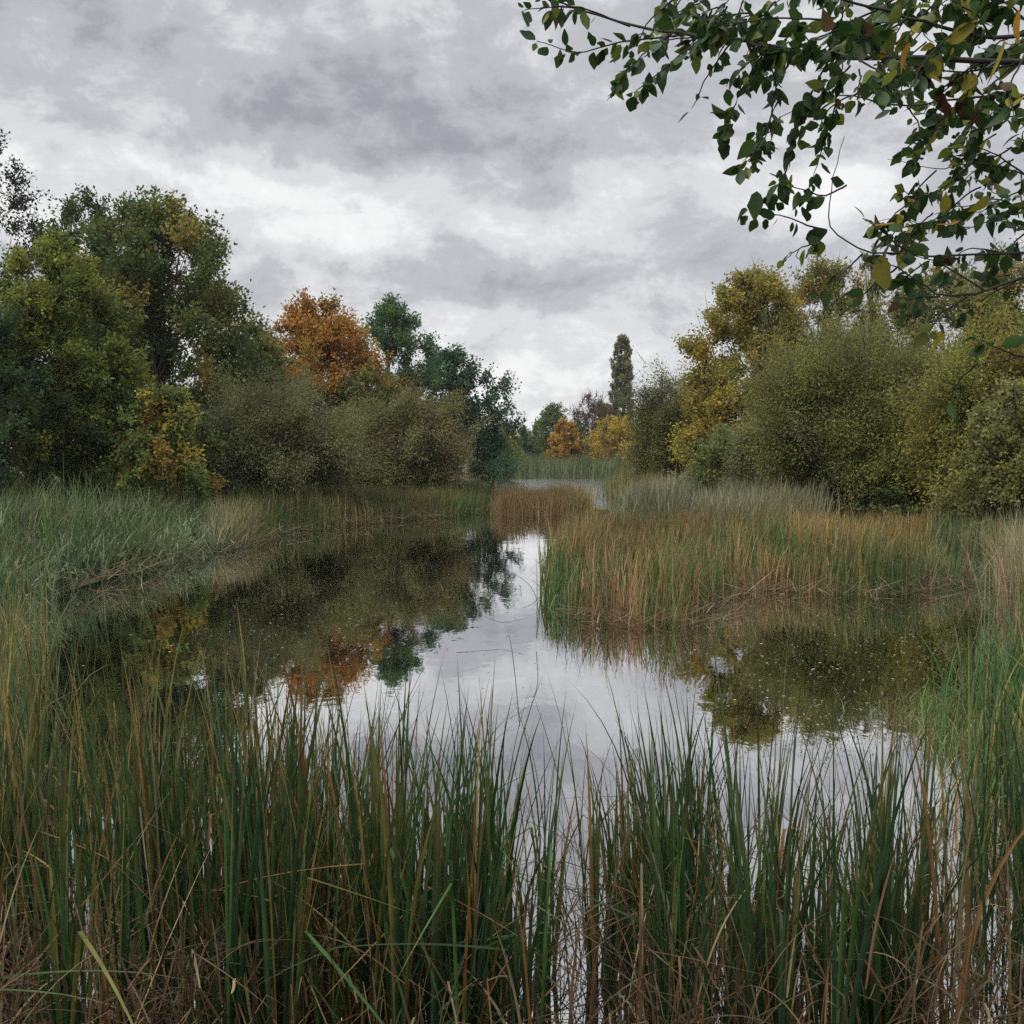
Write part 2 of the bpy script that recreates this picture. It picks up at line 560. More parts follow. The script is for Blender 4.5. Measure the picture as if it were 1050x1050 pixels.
def make_tree(name, label, cat, px, top, half, Y, pal, seed, profile='round', crown_from=0.12, clusters=90, leaves=26000,
              leaf=(0.16, 0.09), spread=0.24, upright=0.0, shell=0.55, lump=0.22, twigs=7, group=None, depth=1.0,
              trunk_r=None, twig_r=0.012, patch=0.6, bare=0.0, spine=0.0, up=0.5):
    """a broad-leaved tree: Empty > trunk (with limbs and twigs), crown (many single leaves in clusters along the twigs)"""
    rng = np.random.default_rng(seed)
    x0 = gx(px, Y)
    z0 = float(ground_z([[x0, Y]])[0])
    H = float(at(px, top, Y)[2]) - z0
    R = half / F * Y * 1.28
    root = empty(name, (x0, Y, z0))
    tag(root, label, cat, group)
    zb = H * crown_from
    hs, rs = PROFILES[profile]
    # lumpy outline: a few lobes by azimuth and height
    lob = rng.uniform(0, 2 * math.pi, 6)
    u = rng.uniform(0, 1, clusters) ** 0.9
    az = rng.uniform(0, 2 * math.pi, clusters)
    rad = (shell + (1 - shell) * rng.uniform(0, 1, clusters)) ** 0.8
    rad[rng.uniform(size=clusters) < 0.25] *= rng.uniform(0.2, 0.8)
    prof = np.interp(u, hs, rs) * (1 + lump * (np.sin(2 * az + lob[0] + 3 * u) + np.sin(3 * az + lob[1] - 5 * u) + np.sin(5 * az + lob[2] + 9 * u)) / 1.8)
    rc = 1.1 * spread * R * rng.uniform(0.6, 1.35, clusters) * (0.55 + 0.45 * np.interp(u, hs, rs))
    rr = np.maximum(prof * R * rad - rc * 0.15, 0)
    cz = zb + u * (H - zb) - rc * 0.35
    cz += rng.normal(size=clusters) * 0.02 * H
    C = np.stack([np.cos(az) * rr, np.sin(az) * rr * depth, cz], 1)
    # trunk
    tr = trunk_r or 0.018 * H + 0.03
    k = 9
    tt = np.linspace(0, 1, k)
    wob = np.cumsum(rng.normal(size=(k, 2)) * 0.012 * H, 0)
    wob -= wob[0]
    tp = np.stack([wob[:, 0], wob[:, 1], tt * H * (0.93 if profile in ('column', 'cone') else 0.8)], 1)
    tp[0, 2] = -0.15
    bag = Bag()
    bag.add(*tubes(tp[None], (tr * (1 - 0.88 * tt ** 0.8))[None], 8))
    # limbs
    t_at = np.clip((cz - 0.55 * rr - 0.12 * H) / tp[-1, 2], 0.06 + crown_from * 0.7, 0.97) * (1 - upright) + upright * np.clip(rng.uniform(0.05, 0.8, clusters), 0, np.clip(cz / tp[-1, 2] - 0.2, 0.04, 1))
    S0 = np.stack([np.interp(t_at, tt, tp[:, i]) for i in range(3)], 1)
    nm = min(clusters, 22)
    if clusters > nm:      # lesser limbs fork off the nearest main limb
        near = np.linalg.norm(C[nm:, None] - C[None, :nm], axis=2).argmin(1)
        S0[nm:] = S0[near] * 0.35 + C[near] * 0.65
        S0[nm:, 2] -= 0.04 * H
    mid = S0 * 0.45 + C * 0.55
    mid[:, 2] -= 0.06 * np.linalg.norm(C - S0, axis=1)
    mid += rng.normal(size=C.shape) * 0.05 * R
    q = np.linspace(0, 1, 6)[None, :, None]
    lp = (1 - q) ** 2 * S0[:, None] + 2 * q * (1 - q) * mid[:, None] + q ** 2 * C[:, None]
    lr = (tr * np.where(np.arange(clusters) < nm, 0.32, 0.13) * rng.uniform(0.5, 1.0, clusters))[:, None] * (1 - 0.82 * np.linspace(0, 1, 6))[None]
    bag.add(*tubes(lp, lr, 5))
    # twigs
    nt_ = clusters * twigs
    ci = np.repeat(np.arange(clusters), twigs)
    d = rng.normal(size=(nt_, 3))
    out = unit(C - np.array([0, 0, zb + 0.35 * (H - zb)]))
    d = unit(d) + out[ci] * 0.55
    d[:, 2] += upright * 2.2 + 0.15
    d = unit(d)
    tl = rc[ci] * rng.uniform(0.7, 1.25, nt_)
    T0 = C[ci] - d * 0.1 * tl[:, None]
    T1 = C[ci] + d * tl[:, None] * 0.55 + rng.normal(size=(nt_, 3)) * 0.05 * tl[:, None]
    T2 = C[ci] + d * tl[:, None]
    T2[:, 2] += 0.1 * tl
    bag.add(*tubes(np.stack([T0, T1, T2], 1), np.broadcast_to(np.array([1.5, 1.0, 0.4]) * twig_r, (nt_, 3)), 3))
    if bare > 0:   # leafless shoots past the leaves
        nb = int(bare)
        bi = rng.integers(0, clusters, nb)
        bi = bi[(u[bi] > 0.45)]
        bd = unit(out[bi] * 0.7 + rng.normal(size=(len(bi), 3)) * 0.35 + np.array([0, 0, 0.9]))
        bl = rc[bi] * rng.uniform(1.3, 2.4, len(bi))
        B1 = C[bi] + bd * bl[:, None] * 0.5 + rng.normal(size=(len(bi), 3)) * 0.06 * bl[:, None]
        bag.add(*tubes(np.stack([C[bi], B1, C[bi] + bd * bl[:, None]], 1), np.broadcast_to(np.array([1.5, 1.1, 0.5]) * twig_r, (len(bi), 3)), 3))
    bag.build('trunk', BARK, root)
    # leaves
    if leaves:
        wgt = rc ** 2
        li = rng.choice(nt_, leaves, p=np.repeat(wgt / wgt.sum() / twigs, twigs))
        s = rng.uniform(0.0, 1.08, leaves)
        p = np.where(s[:, None] < 0.5, T0[li] + (T1[li] - T0[li]) * (s[:, None] * 2), T1[li] + (T2[li] - T1[li]) * (s[:, None] * 2 - 1))
        p = p + np.clip(rng.normal(size=(leaves, 3)), -1.6, 1.6) * (0.20 * rc[ci[li]])[:, None]
        p[:, 2] = np.maximum(p[:, 2], 0.05)
        ax = d[li] * 0.6 + rng.normal(size=(leaves, 3)) * 0.7
        ax[:, 2] -= 0.15
        sc = rng.uniform(0.6, 1.3, leaves)
        v, f = leaf_quads(p, ax, leaf[0] * sc, leaf[1] * sc, rng, up)
        ct = pick_tint(pal, clusters, rng)
        # neighbouring clusters lean to the same colour
        lt = pick_tint(pal, leaves, rng)
        tint = ct[ci[li]] * patch + lt * (1 - patch)
        tint = tint * rng.uniform(0.75, 1.28, (leaves, 1)) * rng.uniform(0.8, 1.2, clusters)[ci[li]][:, None]
        mesh_object('crown', v, f, LEAF, np.repeat(tint, 4, 0), root)
    return root


def make_shrub(name, label, cat, px, top, half, Y, pal, seed, shoots=900, leaves=60000, leaf=(0.13, 0.04), depth=0.9, flat=1.0,
               group=None, skirt=0.0, bare=160, patch=0.65, lean=0.0):
    """a many-stemmed willow: long shoots fan out from the base, small leaves along their outer half"""
    rng = np.random.default_rng(seed)
    x0 = gx(px, Y)
    z0 = float(ground_z([[x0, Y]])[0])
    H = float(at(px, top, Y)[2]) - z0
    R = half / F * Y
    root = empty(name, (x0, Y, z0))
    tag(root, label, cat, group)
    nst = 26
    # main stems
    az = rng.uniform(0, 2 * math.pi, nst)
    el = np.arccos(rng.uniform(0.12, 0.98, nst))
    tip = np.stack([np.sin(el) * np.cos(az) * R * 0.72 + lean * R, np.sin(el) * np.sin(az) * R * depth * 0.72, 0.15 * H + np.cos(el) * H * 0.62], 1)
    b0 = np.stack([rng.normal(size=nst) * 0.09 * R, rng.normal(size=nst) * 0.09 * R, np.full(nst, -0.15)], 1)
    mid = b0 * 0.4 + tip * 0.45
    mid[:, 2] += 0.22 * H
    q = np.linspace(0, 1, 8)
    Q = q[None, :, None]
    sp = (1 - Q) ** 2 * b0[:, None] + 2 * Q * (1 - Q) * mid[:, None] + Q ** 2 * tip[:, None]
    bag = Bag()
    bag.add(*tubes(sp, (0.011 * H * rng.uniform(0.6, 1.1, nst))[:, None] * (1 - 0.8 * q)[None], 6))
    # shoots: from a point on a stem to the outer dome
    si = rng.integers(0, nst, shoots)
    st = rng.uniform(0.30, 1.0, shoots)
    o = np.stack([np.array([np.interp(t, q, sp[i, :, k]) for i, t in zip(si, st)]) for k in range(3)], 1)
    l6 = rng.uniform(0, 6.28, 5)
    # clumps of shoots share a heading
    ncl = max(26, shoots // 22)
    caz = rng.uniform(0, 2 * math.pi, ncl)
    cel = np.arccos(rng.uniform(-0.42, 1.0, ncl))
    rcl = rng.uniform(0.74, 1.12, ncl) * (1 + 0.13 * np.sin(2 * caz + l6[0] + 2 * cel) + 0.11 * np.sin(3 * caz + l6[1] - 4 * cel) + 0.07 * np.sin(7 * caz + l6[2] + 6 * cel))
    cdir = np.stack([np.sin(cel) * np.cos(caz) * R, np.sin(cel) * np.sin(caz) * R * depth, np.cos(cel) * H * 0.62], 1) * rcl[:, None]
    cen = np.array([lean * R, 0, 0.36 * H])
    # each shoot joins the nearest clump among a few random ones
    cand = rng.integers(0, ncl, (shoots, 5))
    dd = np.linalg.norm(o[:, None] - (cen + cdir[cand]), axis=2)
    cc = cand[np.arange(shoots), dd.argmin(1)]
    e = cen + cdir[cc] * rng.uniform(0.72, 1.08, shoots)[:, None] + rng.normal(size=(shoots, 3)) * np.array([0.10 * R, 0.10 * R, 0.07 * H])
    e[:, 2] = np.maximum(e[:, 2], 0.08 * H * rng.uniform(0.3, 1.2, shoots) + skirt * H)
    m = o * 0.5 + e * 0.5
    m[:, 2] += 0.10 * H * rng.uniform(-0.2, 1, shoots)
    k = 6
    q2 = np.linspace(0, 1, k)
    Q = q2[None, :, None]
    pp = (1 - Q) ** 2 * o[:, None] + 2 * Q * (1 - Q) * m[:, None] + Q ** 2 * e[:, None]
    rad = np.broadcast_to(0.016 * (1.1 - q2), (shoots, k))
    bag.add(*tubes(pp, rad, 3))
    if bare:
        bi = rng.integers(0, shoots, bare)
        bi = bi[e[bi, 2] > 0.5 * H]
        dv = unit(pp[bi, -1] - pp[bi, -3] + np.array([0, 0, 0.5]) * 0.4)
        ln = rng.uniform(0.05, 0.13, len(bi))[:, None] * H
        bp = np.stack([pp[bi, -1], pp[bi, -1] + dv * ln * 0.5 + rng.normal(size=dv.shape) * 0.03, pp[bi, -1] + dv * ln], 1)
        bag.add(*tubes(bp, np.broadcast_to(np.array([0.014, 0.011, 0.005]), (len(bi), 3)), 3))
    bag.build('trunk', BARK, root)
    li = rng.integers(0, shoots, leaves)
    s = rng.uniform(0.12, 1.0, leaves) ** 0.75 * (k - 1)
    i0 = np.minimum(s.astype(int), k - 2)
    fr = (s - i0)[:, None]
    p = pp[li, i0] * (1 - fr) + pp[li, i0 + 1] * fr
    dv = unit(pp[li, i0 + 1] - pp[li, i0])
    p = p + rng.normal(size=(leaves, 3)) * 0.055 * (0.5 * H + 0.5 * R) * 0.6
    p[:, 2] = np.maximum(p[:, 2], 0.04)
    ax = dv * 0.9 + rng.normal(size=(leaves, 3)) * 0.55
    sc = rng.uniform(0.6, 1.35, leaves)
    v, f = leaf_quads(p, ax, leaf[0] * sc, leaf[1] * sc, rng, 0.8)
    ct = pick_tint(pal, ncl, rng) * rng.uniform(0.8, 1.2, (ncl, 1))
    tint = ct[cc[li]] * patch + pick_tint(pal, leaves, rng) * (1 - patch)
    tint = tint * rng.uniform(0.85, 1.17, (leaves, 1))
    mesh_object('crown', v, f, LEAF, np.repeat(tint, 4, 0), root)
    return root


# ------------------------------------------------------------------ trees and shrubs on the left bank
make_tree('tall_tree', 'tall sparse dark tree cut by the left edge, highest on that bank', 'tree', -26, 118, 66, 42,
          [((0.03, 0.035, 0.022), 3), ((0.05, 0.05, 0.03), 2)], 1, 'tall', 0.22, 110, 15000, (0.15, 0.09), 0.22, 0.15, lump=0.25)
make_tree('ash_tree', 'dark green tree with ochre patches and ragged top, tallest beside the left edge tree', 'tree', 165, 212, 90, 48,
          [(DKGREEN, 5), (GREEN, 4), (OCHRE, 1.4), (OLIVE, 1.5)], 2, 'dome', 0.10, 200, 76000, (0.20, 0.115), 0.20, 0.25, lump=0.20, patch=0.55)
make_tree('ash_tree', 'dark thin-topped tree behind the yellow-green maple at left', 'tree', 88, 208, 62, 56,
          [(DKGREEN, 5), (OLIVE, 1.5), (GREEN, 2)], 3, 'dome', 0.15, 120, 32000, (0.20, 0.12), 0.22, 0.3, lump=0.25)
make_tree('field_maple', 'yellow-green leafy tree before the dark thin-topped tree at left', 'tree', 60, 256, 66, 37,
          [(YGREEN, 4), ((0.13, 0.16, 0.03), 3), (GREEN, 2), (OCHRE, 0.15)], 4, 'dome', 0.06, 170, 70000, (0.16, 0.09), 0.2, 0.0, lump=0.2, patch=0.6)
make_tree('dark_bush', 'nearly black-green bush standing in for shade at the left edge under the yellow-green maple', 'bush', -5, 322, 58, 34,
          [(DKGREEN, 4), ((0.03, 0.06, 0.03), 2)], 5, 'dome', 0.03, 110, 26000, (0.15, 0.09), 0.22, 0.0)  # dark bush added where the maple's left side lies in black shade
make_tree('hazel_bush', 'low ochre and green bush behind the bluish sedge bank', 'bush', 172, 402, 44, 34.5,
          [(OCHRE, 2.2), (YELLOW, 0.5), (GREEN, 3), (OLIVE, 2), (DKGREEN, 2), (RUST, 0.4)], 6, 'dome', 0.03, 100, 24000, (0.14, 0.09), 0.22, 0.0, patch=0.75)
make_tree('dark_bush', 'dark green bush filling the gap between maple and ochre bush', 'bush', 118, 395, 38, 37,
          [(DKGREEN, 4), (GREEN, 2)], 7, 'dome', 0.03, 80, 18000, (0.15, 0.09), 0.24, 0.0)
make_shrub('willow_shrub', 'broad grey-olive willow shrub left of the centre of the left bank', 'shrub', 285, 366, 96, 42,
           [(GREYOLIVE, 4), (OLIVE, 2), ((0.11, 0.12, 0.055), 2)], 8, 1500, 120000)
make_shrub('willow_shrub', 'small dark olive willow right behind the ochre bush', 'shrub', 215, 392, 42, 40,
           [((0.10, 0.11, 0.05), 3), (DKGREEN, 1), (GREYOLIVE, 2)], 9, 600, 36000)
make_tree('mixed_tree', 'olive tree with yellowing leaves between dark tree and orange maple', 'tree', 245, 330, 50, 55,
          [(OLIVE, 4), (OCHRE, 1.6), (YELLOW, 0.6), (GREEN, 2)], 10, 'dome', 0.05, 120, 40000, (0.17, 0.10), 0.22, 0.1, bare=60)
make_tree('orange_maple', 'bright orange maple tree above the left bank shrubs', 'tree', 328, 313, 58, 62,
          [(ORANGE, 4), ((0.32, 0.18, 0.03), 3), (RUST, 2), (GREEN, 1), (OCHRE, 1.5)], 11, 'dome', 0.06, 200, 66000, (0.19, 0.12), 0.22, 0.2, lump=0.16, patch=0.5, bare=40)
make_tree('mixed_tree', 'yellow-olive tree filling the slope in front of the orange maple at its left', 'tree', 276, 352, 36, 54,
          [(OLIVE, 4), (OCHRE, 2), (YGREEN, 1.5)], 41, 'dome', 0.05, 110, 32000, (0.16, 0.10), 0.23, 0.1)
make_tree('mixed_tree', 'olive tree with ochre leaves at the right foot of the orange maple', 'tree', 376, 378, 34, 60,
          [(OLIVE, 4), (GREEN, 2), (OCHRE, 1.5)], 42, 'dome', 0.05, 100, 28000, (0.17, 0.11), 0.23, 0.1)
make_tree('locust_tree', 'open feathery blue-green tree just right of the orange maple', 'tree', 402, 310, 40, 76,
          [(BLUEGREEN, 4), (GREEN, 2), (DKGREEN, 1)], 12, 'tall', 0.10, 110, 26000, (0.24, 0.12), 0.24, 0.3, lump=0.4)
make_tree('alder_tree', 'rounded deep green tree right of the feathery tree on left bank', 'tree', 462, 366, 50, 82,
          [(BLUEGREEN, 4), ((0.022, 0.05, 0.028), 3)], 13, 'dome', 0.10, 120, 36000, (0.24, 0.15), 0.22, 0.2, lump=0.3)
make_shrub('willow_shrub', 'brown-olive domed willow at the right end of the left bank', 'shrub', 430, 392, 74, 54,
           [(GREYOLIVE, 3), ((0.19, 0.155, 0.075), 3), (OLIVE, 2)], 14, 1400, 105000, (0.15, 0.05))
make_shrub('willow_shrub', 'olive willow with yellow top under the orange maple', 'shrub', 368, 392, 44, 56,
           [(OLIVE, 3), (GREYOLIVE, 2), (OCHRE, 1)], 15, 700, 42000, (0.15, 0.05))
make_shrub('willow_shrub', 'dark green willow at the far tip of the left bank', 'shrub', 502, 424, 24, 86,
           [(DKGREEN, 2), (BLUEGREEN, 2), (GREEN, 2)], 16, 500, 26000, (0.18, 0.07))
make_tree('bright_bush', 'small lime-green bush beyond the tip of the left bank', 'bush', 520, 436, 14, 115,
          [(YGREEN, 3), ((0.09, 0.13, 0.03), 2)], 17, 'dome', 0.03, 50, 9000, (0.24, 0.16), 0.25)
make_tree('bare_tree', 'thin leafless tree over the tip of the left bank', 'tree', 524, 419, 13, 140,
          [(BROWN, 1)], 18, 'vase', 0.2, 60, 0, twigs=8, twig_r=0.03, upright=0.4)

# ------------------------------------------------------------------ far trees at the end of the pond
make_tree('conifer_tree', 'slim pointed conifer left of the far hill top', 'tree', 537, 436, 7, 185, [(DKGREEN, 2), (BLUEGREEN, 1)], 19, 'cone', 0.05, 60, 7000, (0.30, 0.16), 0.3)
make_tree('conifer_tree', 'short pointed conifer touching the far round green tree', 'tree', 549, 437, 6, 185, [(DKGREEN, 2), (GREEN, 1)], 20, 'cone', 0.05, 60, 6000, (0.30, 0.16), 0.3)
make_tree('oak_tree', 'round dark green tree behind the small far orange tree', 'tree', 572, 416, 20, 172, [(GREEN, 3), (DKGREEN, 2), (OLIVE, 1)], 21, 'round', 0.05, 90, 15000, (0.34, 0.22), 0.24)
make_tree('orange_tree', 'small orange tree at the far end of the pond', 'tree', 578, 432, 15, 152, [((0.38, 0.23, 0.03), 4), (ORANGE, 1), (OCHRE, 1.5)], 22, 'dome', 0.03, 70, 13000, (0.30, 0.2), 0.24)
make_tree('copper_tree', 'reddish half-bare tree between the far orange and yellow trees', 'tree', 606, 406, 20, 172, [((0.12, 0.055, 0.045), 3), (BROWN, 2)], 23, 'dome', 0.05, 110, 5600, (0.26, 0.17), 0.22, 0.12, twigs=9, twig_r=0.022, bare=500)
make_tree('yellow_tree', 'wide yellow tree at the far end of the pond', 'tree', 632, 427, 27, 150, [(YELLOW, 4), ((0.24, 0.17, 0.03), 2), (OLIVE, 1)], 24, 'dome', 0.03, 100, 18000, (0.30, 0.2), 0.24)
make_tree('yellow_bush', 'low ochre bush between the far yellow tree and dark willow', 'bush', 657, 448, 14, 140, [(OCHRE, 3), (OLIVE, 2), (YELLOW, 1)], 25, 'dome', 0.03, 60, 9000, (0.28, 0.2), 0.24)
make_tree('poplar_tree', 'tall narrow column-shaped poplar against the sky', 'tree', 637, 346, 11.5, 176, [((0.19, 0.20, 0.10), 3), (GREYOLIVE, 2)], 26, 'column', 0.06, 260, 30000, (0.32, 0.18), 0.28, 0.75, shell=0.3, lump=0.10, bare=60, twig_r=0.03)
make_tree('olive_tree', 'olive crown peeping over behind the far yellow tree', 'tree', 664, 418, 24, 180, [(OLIVE, 3), (GREYOLIVE, 2)], 27, 'round', 0.1, 70, 11000, (0.34, 0.2), 0.24)
make_tree('olive_tree', 'small olive tree at the foot of the poplar', 'tree', 618, 414, 14, 190, [(OLIVE, 3), (BROWN, 1)], 28, 'round', 0.1, 50, 6000, (0.34, 0.2), 0.24)

# ------------------------------------------------------------------ trees and shrubs on the right bank
make_shrub('willow_shrub', 'dark olive upright willow between yellow trees at right of the channel', 'shrub', 688, 354, 46, 66,
           [((0.11, 0.12, 0.05), 3), (OLIVE, 3), (DKGREEN, 0.6)], 29, 1200, 80000, (0.16, 0.06), bare=320)
make_tree('birch_tree', 'yellow-orange tree in front of the right bank wood', 'tree', 770, 290, 56, 52,
          [(OCHRE, 3), ((0.30, 0.25, 0.04), 3), (OLIVE, 3), (YGREEN, 2), (YELLOW, 0.8)], 30, 'dome', 0.03, 250, 92000, (0.17, 0.105), 0.24, 0.25, lump=0.18, bare=60, patch=0.45)
make_tree('birch_tree', 'olive tree with yellow leaves right behind the yellow-orange tree', 'tree', 838, 280, 58, 62,
          [(OLIVE, 4), (OCHRE, 1.6), (YGREEN, 2)], 31, 'dome', 0.05, 140, 52000, (0.18, 0.11), 0.22, 0.3, bare=160)
make_tree('young_poplar', 'slender half-bare poplar rising behind the olive willows', 'tree', 890, 258, 15, 80,
          [(GREYOLIVE, 3), (BROWN, 1)], 32, 'column', 0.1, 80, 6000, (0.2, 0.1), 0.32, 0.7, bare=160, twig_r=0.018)
make_shrub('willow_shrub', 'large rounded olive willow in the middle of the right bank', 'shrub', 862, 298, 104, 37,
           [(OLIVE, 5), (GREYOLIVE, 2), (YGREEN, 1.2), ((0.15, 0.165, 0.055), 2)], 33, 1800, 150000, (0.12, 0.04),)
make_shrub('willow_shrub', 'low grey-green willow under the yellow-orange tree', 'shrub', 796, 372, 54, 41,
           [(GREYOLIVE, 3), ((0.13, 0.15, 0.08), 2)], 34, 800, 52000, (0.13, 0.045))
make_shrub('willow_shrub', 'yellow-green willow at the right edge of the picture', 'shrub', 1024, 314, 104, 30,
           [(YGREEN, 4), (OLIVE, 4), (OCHRE, 1)], 35, 1800, 140000, (0.11, 0.045))
make_shrub('willow_shrub', 'olive willow between the large rounded one and the yellow-green one', 'shrub', 946, 318, 72, 35,
           [(OLIVE, 4), (YGREEN, 1.5), (GREYOLIVE, 2)], 38, 1200, 90000, (0.12, 0.045), skirt=0.12)
make_tree('hazel_bush', 'olive leafy bush at the right edge in front of the yellow-green willow', 'bush', 1046, 400, 52, 26,
          [(YGREEN, 0.8), (OLIVE, 4), (GREYOLIVE, 3), (OCHRE, 0.6)], 39, 'dome', 0.02, 110, 36000, (0.10, 0.06), 0.24, 0.0)
make_tree('hazel_bush', 'dull green bush between the two right bank willows and the pale reeds', 'bush', 752, 440, 40, 44,
          [(GREEN, 2), (OLIVE, 4), (GREYOLIVE, 2)], 40, 'dome', 0.02, 90, 22000, (0.14, 0.09), 0.24, 0.0)
make_tree('olive_tree', 'olive tree behind the large rounded willow on the right', 'tree', 960, 288, 74, 52,
          [(OLIVE, 4), (GREYOLIVE, 3), (OCHRE, 0.8)], 36, 'dome', 0.05, 170, 84000, (0.17, 0.09), 0.22, 0.3, bare=60)
make_tree('olive_tree', 'tall olive tree rising behind the yellow-green willow at right edge', 'tree', 1056, 262, 78, 44,
          [(OLIVE, 4), (GREYOLIVE, 2), (OCHRE, 1.2)], 37, 'dome', 0.05, 160, 76000, (0.15, 0.08), 0.22, 0.3, bare=40)


# ------------------------------------------------------------------ reeds and grasses
def blades(p, h, w, rng, lean=0.08, bend=0.5, kink=0.05, segs=6, fold=False, tint=None, tip=None, power=2.0, az=None, kink_lo=0.45, twist=0.8):
    """upright tapering leaves from points p; returns verts, faces, tint"""
    n = len(p)
    h = np.broadcast_to(np.asarray(h, float), (n,))
    w = np.broadcast_to(np.asarray(w, float), (n,))
    if az is None:
        az = rng.uniform(0, 2 * math.pi, n)
    th0 = np.abs(rng.normal(size=n)) * lean
    bd = np.abs(rng.normal(size=n)) * bend
    t = np.linspace(0, 1, segs + 1)
    th = th0[:, None] + bd[:, None] * t[None] ** power
    kk = rng.uniform(size=n) < kink
    kt = rng.uniform(kink_lo, 0.85, n)
    ka = rng.uniform(1.1, 2.4, n)
    th = th + np.where(kk[:, None] & (t[None] > kt[:, None]), ka[:, None], 0)
    ds = (h / segs)[:, None]
    dx = np.sin(th[:, 1:]) * ds
    dz = np.cos(th[:, 1:]) * ds
    X = np.concatenate([np.zeros((n, 1)), np.cumsum(dx, 1)], 1)
    Z = np.concatenate([np.zeros((n, 1)), np.cumsum(dz, 1)], 1)
    c, s = np.cos(az)[:, None], np.sin(az)[:, None]
    path = np.stack([p[:, 0:1] + X * c, p[:, 1:2] + X * s, p[:, 2:3] + Z], -1)
    path[..., 2] = np.maximum(path[..., 2], p[:, 2:3] + 0.01)
    fa = az[:, None] + math.pi / 2 + (rng.uniform(-1, 1, n) * 0.9)[:, None] + twist * (rng.uniform(-1, 1, n))[:, None] * t[None]
    wp = (w[:, None] * 0.5) * np.clip(np.minimum(0.55 + 2.2 * t, 1.0) * (1 - t ** 2.6) + 0.02, 0.02, 1)
    side = np.stack([np.cos(fa), np.sin(fa), np.zeros_like(fa)], -1) * wp[..., None]
    if fold:
        nr = np.stack([-np.sin(fa), np.cos(fa), np.zeros_like(fa)], -1) * (wp * 0.5)[..., None]
        rows = [path - side + nr, path, path + side + nr]
    else:
        rows = [path - side, path + side]
    m = len(rows)
    v = np.stack(rows, 2)                                  # n, segs+1, m, 3
    idx = np.arange(n * (segs + 1) * m).reshape(n, segs + 1, m)
    f = np.stack([idx[:, :-1, :-1], idx[:, :-1, 1:], idx[:, 1:, 1:], idx[:, 1:, :-1]], -1).reshape(-1, 4)
    tc_ = None
    if tint is not None:
        tc_ = np.repeat(np.asarray(tint)[:, None], segs + 1, 1)
        if tip is not None:
            k = (t ** 3)[None, :, None] * rng.uniform(0, 1, n)[:, None, None] ** 2
            tc_ = tc_ * (1 - k) + np.asarray(tip)[:, None] * k
        tc_ = np.repeat(tc_[:, :, None], m, 2).reshape(-1, 3)
    return v.reshape(-1, 3), f, tc_


def fill(poly, n, rng, clump=0.0, scale=0.6):
    lo, hi = poly.min(0), poly.max(0)
    out = []
    got = 0
    sd = int(rng.integers(1e6))
    while got < n:
        q = rng.uniform(lo, hi, (n * 2, 2))
        q = q[inside(poly, q)]
        if clump:
            k = 0.5 + 0.5 * vnoise(q[:, 0], q[:, 1], 1 / scale * 3, sd) * 1.6
            q = q[rng.uniform(size=len(q)) < np.clip(k, 0, 1) * clump + (1 - clump)]
        out.append(q)
        got += len(q)
    q = np.concatenate(out)[:n]
    return q


def bed(name, label, pairs, n, h, w, pal, seed, lean=0.10, bend=0.5, kink=0.06, segs=5, clump=0.5, scale=0.8, patch=0.5, pscale=1.0, dead=0.15,
        level=True, color_fn=None, power=2.0, jit=0.008, vary=1.0):
    rng = np.random.default_rng(seed)
    poly = W2(pairs)
    q = fill(poly, n, rng, clump, scale)
    q = q + rng.normal(size=q.shape) * jit * q[:, 1:2] * np.array([1.0, 0.5])
    z = np.maximum(ground_z(q), -0.25)
    p = np.column_stack([q, z])
    hv = rng.uniform(h[0], h[1], n) * (1 + vary * (0.30 * vnoise(q[:, 0], q[:, 1], 1.1, seed + 5) + 0.25 * vnoise(q[:, 0], q[:, 1], 4.0, seed + 6)))
    if level:
        hv = np.clip(hv - np.maximum(z, 0), 0.35, h[1] * 1.25)
    hv *= np.where(rng.uniform(size=n) < 0.04, 1.22, 1.0)
    c = np.array([a[0] for a in pal], float)
    wt = np.array([a[1] for a in pal], float)
    # patches: a smooth field picks the colour for neighbours
    fld = np.stack([vnoise(q[:, 0], q[:, 1], 1.4 / pscale, seed + 10 + i) * 2.2 + np.log(wt[i]) for i in range(len(c))], 1)
    fld += rng.gumbel(size=fld.shape) * (1 - patch)
    tint = c[fld.argmax(1)]
    if color_fn is not None:
        tint = color_fn(q, tint, rng)
    tint = tint * rng.uniform(0.75, 1.3, (n, 1))
    tips = np.where(rng.uniform(size=(n, 1)) < 0.6, np.array(TAN), tint)
    gust = 5.0 * vnoise(q[:, 0], q[:, 1], 0.9, seed + 31) + rng.normal(size=n) * 1.1     # neighbours lean the same way
    lz = lean * (1 + 1.2 * np.clip(vnoise(q[:, 0], q[:, 1], 1.7, seed + 32), -0.6, 1))
    v, f, t = blades(p, hv, rng.uniform(0.7, 1.25, n) * w, rng, lz, bend, kink, segs, False, tint, tips, power, gust)
    bag = Bag()
    bag.add(v, f, t)
    nd = int(n * dead)
    if nd:
        q2 = fill(poly, nd, rng, clump, scale)
        p2 = np.column_stack([q2, np.maximum(ground_z(q2), -0.05)])
        dt = pick_tint([(TAN, 2), (BROWN, 3), (STRAW, 1), ((0.13, 0.085, 0.045), 2)], nd, rng) * rng.uniform(0.6, 1.2, (nd, 1))
        v, f, t = blades(p2, rng.uniform(0.3, 0.75, nd) * h[1], w * 0.9, rng, 0.5, 1.3, 0.45, segs, False, dt, None, 1.2, kink_lo=0.2)
        bag.add(v, f, t)
    o = bag.build(name, REED)
    tag(o, label, kind='stuff')
    return o


